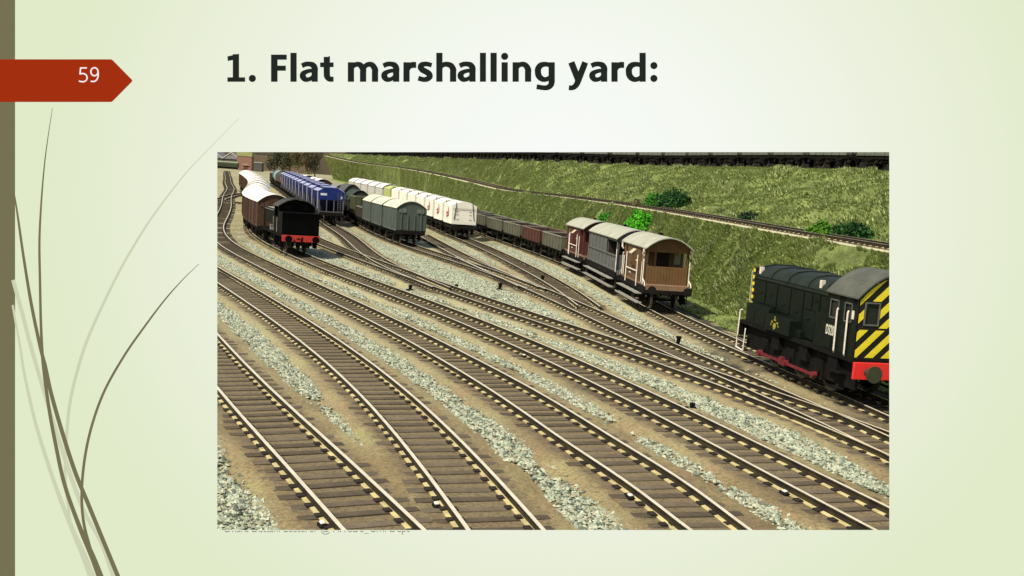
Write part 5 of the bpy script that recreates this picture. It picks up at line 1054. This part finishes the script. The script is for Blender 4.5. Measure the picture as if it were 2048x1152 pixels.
taupe = glow('slide_taupe', (117,113,82)); pale = glow('slide_pale', (205,210,180)); redm = glow('slide_red', (163,47,17))
flat('side_strip', [(EX0,EY1),(31,EY1),(31,EY0),(EX0,EY0)], .006, taupe)
def blade(pts, m, z):
    P = np.array(pts, float); n = 10; S = spline(P, n); W = S[:, 2]; t = np.gradient(S[:, :2], axis=0); t /= np.linalg.norm(t, axis=1)[:, None]
    a = S[:, :2]+np.stack([-t[:, 1], t[:, 0]], 1)*W[:, None]/2; b = S[:, :2]-np.stack([-t[:, 1], t[:, 0]], 1)*W[:, None]/2; k = MB(); m_ = len(S)
    k.add([(bx(p[0]), by(p[1]), z) for p in a]+[(bx(p[0]), by(p[1]), z) for p in b], [(i, i+1, m_+i+1, m_+i) for i in range(m_-1)]); return k.build('slide_grass_blade', m, board)
blade([(478,237,1),(420,297,1.5),(370,350,2.2),(310,428,3.5),(270,490,4.5),(232,558,5),(184,660,6),(161,724,6.5),(142,801,6.5),(134.5,874,6.5),(132,959,6),(142,1045,5)], pale, .008)
blade([(28,560,8),(48,634,8),(65,699,8),(95,801,8),(116,869,8.5),(144,955,9),(170,1023,8),(204,1087,7),(232,1165,8)], pale, .009)
blade([(27,610,4),(43,700,5),(50,745,6),(71,839,7),(97,925,8),(122.5,998,8.5),(148,1062,10),(170,1113,13),(190,1165,16)], pale, .010)
blade([(107,217,.9),(98,275,1.8),(91,330,2.6),(85,400,3.6),(81,480,4.6),(82,560,5),(84,650,5.5),(88,724,6.5),(99,810,7),(112,882,7.5),(131,968,8),(161,1053,9),(187,1113,12),(205,1160,14)], taupe, .012)
blade([(28,368,1),(37,426,4),(50,517,5.5),(65,608,6.5),(82,690,7),(93,733,7.5),(105,788,8),(127,865,8.5),(152,942,8.5),(178,1006,8.5),(208,1079,8.5),(243,1164,9)], taupe, .014)
blade([(400,528,.9),(367,560,1.8),(330,602,3),(290,655,4),(251,711,4.6),(212,780,5),(187,848,5.3),(172,916,5.6),(166,985,5.6),(170,1045,6),(186,1108,7)], taupe, .016)
ban = flat('arrow_banner', [(EX0,205.5),(225,205.5),(228,204),(266,165.5),(267.5,163),(266,160.5),(228,122),(225,120.5),(EX0,120.5)], .020, redm)
def text(body, m, x0, x1, ycap, ybase, z, parent, name, off=0., cut=None):
    cu = bpy.data.curves.new(name, 'FONT'); cu.body = body; cu.size = 1; cu.offset = off; cu.resolution_u = 6
    o = bpy.data.objects.new(name+'_tmp', cu); col.objects.link(o); bpy.context.view_layer.update()
    me = bpy.data.meshes.new_from_object(o.evaluated_get(bpy.context.evaluated_depsgraph_get())); bpy.data.objects.remove(o)
    me.materials.clear(); me.materials.append(m); n = len(me.vertices); co = np.zeros(n*3, np.float32); me.vertices.foreach_get('co', co); co = co.reshape(-1, 3)
    X0, X1 = co[:, 0].min(), co[:, 0].max(); cap = CAPH+2*off if False else CAPH+off
    sx = (bx(x1)-bx(x0))/(X1-X0); sy = (by(ycap)-by(ybase))/(cap+off)
    co[:, 0] = (co[:, 0]-X0)*sx+bx(x0); co[:, 1] = (co[:, 1]+off)*sy+by(ybase); co[:, 2] = z
    me.vertices.foreach_set('co', co.ravel()); me.update()
    if cut is not None:
        import bmesh
        bm = bmesh.new(); bm.from_mesh(me); bmesh.ops.bisect_plane(bm, geom=bm.verts[:]+bm.edges[:]+bm.faces[:], plane_co=(0, by(cut), z), plane_no=(0,1,0), clear_outer=True); bm.to_mesh(me); bm.free()
    o = bpy.data.objects.new(name, me); col.objects.link(o); o.parent = parent; return o
# cap height of the built-in lettering
_c = bpy.data.curves.new('cap', 'FONT'); _c.body = 'F'; _c.size = 1; _o = bpy.data.objects.new('cap', _c); col.objects.link(_o); bpy.context.view_layer.update(); CAPH = max(v[1] for v in _o.bound_box); bpy.data.objects.remove(_o)
ink = glow('board_ink', (36,41,37))

def stroke(mb, pts, w, ox, oy, sc, z, smooth=True):
    """one pen stroke given in lettering units; w is a width or one width per point"""
    P = np.array(pts, float); w = np.full(len(P), w, float) if np.isscalar(w) else np.array(w, float)
    if len(P) > 2 and smooth: S = spline(np.column_stack([P, w]), 6); P = S[:, :2]; w = S[:, 2]
    t = np.gradient(P, axis=0); t /= np.linalg.norm(t, axis=1)[:, None]; n = np.stack([-t[:, 1], t[:, 0]], 1)*w[:, None]/2; m_ = len(P)
    q = [(bx(ox+a/sc), by(oy+c/sc), z) for a, c in np.vstack([P+n, P-n])]; mb.add(q, [(i, i+1, m_+i+1, m_+i) for i in range(m_-1)])
def dot(mb, x, y, r, ox, oy, sc, z): mb.add([(bx(ox+(x+r*math.cos(k*.2618))/sc), by(oy+(y+r*math.sin(k*.2618))/sc), z) for k in range(24)], [tuple(range(24))])
def rect(mb, x0, x1, y0, y1, *a): stroke(mb, [((x0+x1)/2, y0), ((x0+x1)/2, y1)], x1-x0, *a)
T = (430, 60, 2.226, .02)
A_ = lambda x: [('s', [(x+65,190),(x+65,172),(x+57,159),(x+41,154),(x+24,155),(x+8,162)], [28,28,26,22,22,22]), ('s', [(x+64,184),(x+44,184),(x+26,189),(x+14,198),(x+13,210),(x+21,221),(x+34,223),(x+48,218),(x+60,206)], [18,18,20,26,28,24,20,18,16]), ('r', x+51, x+79, 184, 233)]
ARCH = lambda x, w: [('s', [(x+1,196),(x+4,172),(x+15,159),(x+31,155),(x+w-10,161),(x+w,178),(x+w,192),(x+w,233)], [18,20,22,23,26,28,28,28])]
R_ = lambda x: [('r', x, x+28, 146, 233), ('s', [(x+16,190),(x+22,170),(x+36,159),(x+57,158)], [18,24,27,27])]
BOWL = lambda x: [('s', [(x,172),(x-11,159),(x-29,155),(x-49,160),(x-60,175),(x-61,190),(x-58,205),(x-47,218),(x-31,223),(x-13,217),(x,202)], [18,20,22,26,28,28,28,26,22,20,18])]
G_ = {'1': [('r', 82,110,110,233), ('r', 58,137,213,233), ('p', [(58,120),(110,108),(110,130),(60,141)])], '.': [('d', 169,218,16)],
 'F': [('r', 252,281,112,233), ('r', 252,322,112,135), ('r', 252,318,161,184)], 'l': [('r', 338,366,104,233)], 'a': A_(381), 't': [('r', 470,530,147,168), ('s', [(500,122),(500,196),(503,212),(513,221),(530,221)], [28,28,27,24,22]), ('p', [(486,129),(514,118),(514,140),(486,140)])],
 'm': [('r', 593,621,146,233)]+ARCH(607,54)+ARCH(661,53), 'a2': A_(743), 'r': R_(840), 's': [('s', [(966,160),(950,155),(935,154),(921,159),(917,169),(925,180),(942,189),(954,198),(957,210),(947,220),(930,223),(906,217)], [20,21,22,26,27,27,27,27,27,24,22,22])],
 'h': [('r', 986,1014,104,233)]+ARCH(1000,61), 'a3': A_(1082), 'l2': [('r', 1180,1207,104,233)], 'l3': [('r', 1227,1255,104,233)], 'i': [('r', 1276,1304,146,233), ('d', 1290,120,16)], 'n': [('r', 1325,1353,146,233)]+ARCH(1339,55),
 'g': [('r', 1485,1513,146,236)]+BOWL(1499)+[('s', [(1499,232),(1496,246),(1484,257),(1466,260),(1432,255)], [28,26,24,22,22])],
 'y': [('s', [(1586,146),(1620,232)], 29), ('s', [(1648,146),(1622,214),(1611,242),(1600,255),(1588,260),(1575,259)], [28,28,26,24,22,22])],
 'a4': A_(1667), 'r2': R_(1764), 'd': [('r', 1889,1917,104,233)]+BOWL(1903), ':': [('d', 1953,161,16), ('d', 1953,218,16)]}
t_ = bpy.data.objects.new('title', None); col.objects.link(t_); t_.parent = board
for word in (['1', '.'], ['F','l','a','t'], ['m','a2','r','s','h','a3','l2','l3','i','n','g'], ['y','a4','r2','d',':']):
    k = MB(); zz = 0
    for gl in word:
        for q in G_[gl]:
            zz += 1; TT = (430, 60, 2.226, .012+.00004*zz)
            if q[0] == 's': stroke(k, q[1], q[2], *TT)
            elif q[0] == 'r': rect(k, q[1], q[2], q[3], q[4], *TT)
            elif q[0] == 'd': dot(k, q[1], q[2], q[3], *TT)
            else: k.add([(bx(430+a/2.226), by(60+c/2.226), TT[3]) for a, c in q[1]], [tuple(range(len(q[1])))])
    k.build('word', ink, t_)
k = MB(); N_ = (0, 0, 2.25, .026); e5 = 6.2
stroke(k, [(400,311),(370,311)], e5, *N_, smooth=False); stroke(k, [(372,309),(369,340)], e5, *N_, smooth=False); stroke(k, [(367,338),(383,336),(396,342),(401,354),(397,366),(384,373),(364,370)], e5, *N_)
stroke(k, [(434+16*math.cos(a*.3142), 328+18*math.sin(a*.3142)) for a in range(21)], e5, *N_); stroke(k, [(450,326),(451,345),(445,362),(434,371),(417,371)], e5, *N_)
k.build('page_number', glow('board_white', (250,245,240)), ban)
text('Dhara Dattani Lecturer @ AITSDS_Civil Dept', glow('slide_small_grey', (140,140,132)), 452, 820, 1047, 1063, .02, board, 'footer_text', 0, WY1+.3)
# two added posts that carry the board
for xx in (bx(200), bx(1900)):
    p0 = board.matrix_world @ Vector((xx, by(1150), -.16)); inv = board.matrix_world.inverted(); p1 = inv @ Vector((p0.x, p0.y, -.4)); MB().tube((xx, by(1100), -.12), tuple(p1), .05, 10).build('added_post', case, board)

# ------------------------------------------------------------------ camera, light, world
CAMP = dict(f=2150.45551, pitch=0.143360251, roll=0.0710423295, H=5.66650359)
cp, sp = math.cos(CAMP['pitch']), math.sin(CAMP['pitch']); cr, sr = math.cos(CAMP['roll']), math.sin(CAMP['roll'])
fwd = Vector((0, cp, -sp)); up0 = Vector((0, sp, cp)); r0 = Vector((1, 0, 0))
right = r0*cr+up0*sr; up = -r0*sr+up0*cr; CAM = Vector((0, 0, CAMP['H']))
cd = bpy.data.cameras.new('camera'); cam = bpy.data.objects.new('camera', cd); col.objects.link(cam); scene.camera = cam
cam.matrix_world = Matrix(((right.x, up.x, -fwd.x, CAM.x), (right.y, up.y, -fwd.y, CAM.y), (right.z, up.z, -fwd.z, CAM.z), (0, 0, 0, 1)))
cd.sensor_width = 36; cd.lens = CAMP['f']/2048*36; cd.shift_x = -(1106.5-1024)/2048; cd.shift_y = (682-576)/2048
cd.clip_start = .1; cd.clip_end = 3000
w = bpy.data.worlds.new('World'); scene.world = w; w.use_nodes = True; nt = w.node_tree; bg = nt.nodes['Background']
sky = nt.nodes.new('ShaderNodeTexSky'); sky.sky_type = 'NISHITA'; sky.sun_disc = False
SUN_EL, SUN_AZ = R(52), R(-46)     # azimuth measured from -x (left) towards the camera side when negative
sd = Vector((-math.cos(SUN_EL)*math.cos(SUN_AZ), math.cos(SUN_EL)*math.sin(SUN_AZ), math.sin(SUN_EL)))
sky.sun_elevation = SUN_EL; sky.sun_rotation = math.atan2(sd.x, sd.y); sky.air_density = 1.6; sky.dust_density = 3
nt.links.new(sky.outputs[0], bg.inputs[0]); bg.inputs[1].default_value = .10
sl = bpy.data.lights.new('sun', 'SUN'); sl.energy = 5.0; sl.angle = R(1.5); sl.color = (1, .94, .76)
so = bpy.data.objects.new('sun', sl); col.objects.link(so); so.rotation_euler = sd.to_track_quat('Z', 'Y').to_euler(); so.location = (-40, -10, 60)
scene.view_settings.view_transform = 'Standard'; scene.view_settings.look = 'None'; scene.view_settings.exposure = 0; scene.view_settings.gamma = 1
scene.render.film_transparent = False
try:
    scene.cycles.use_denoising = True
except Exception: pass
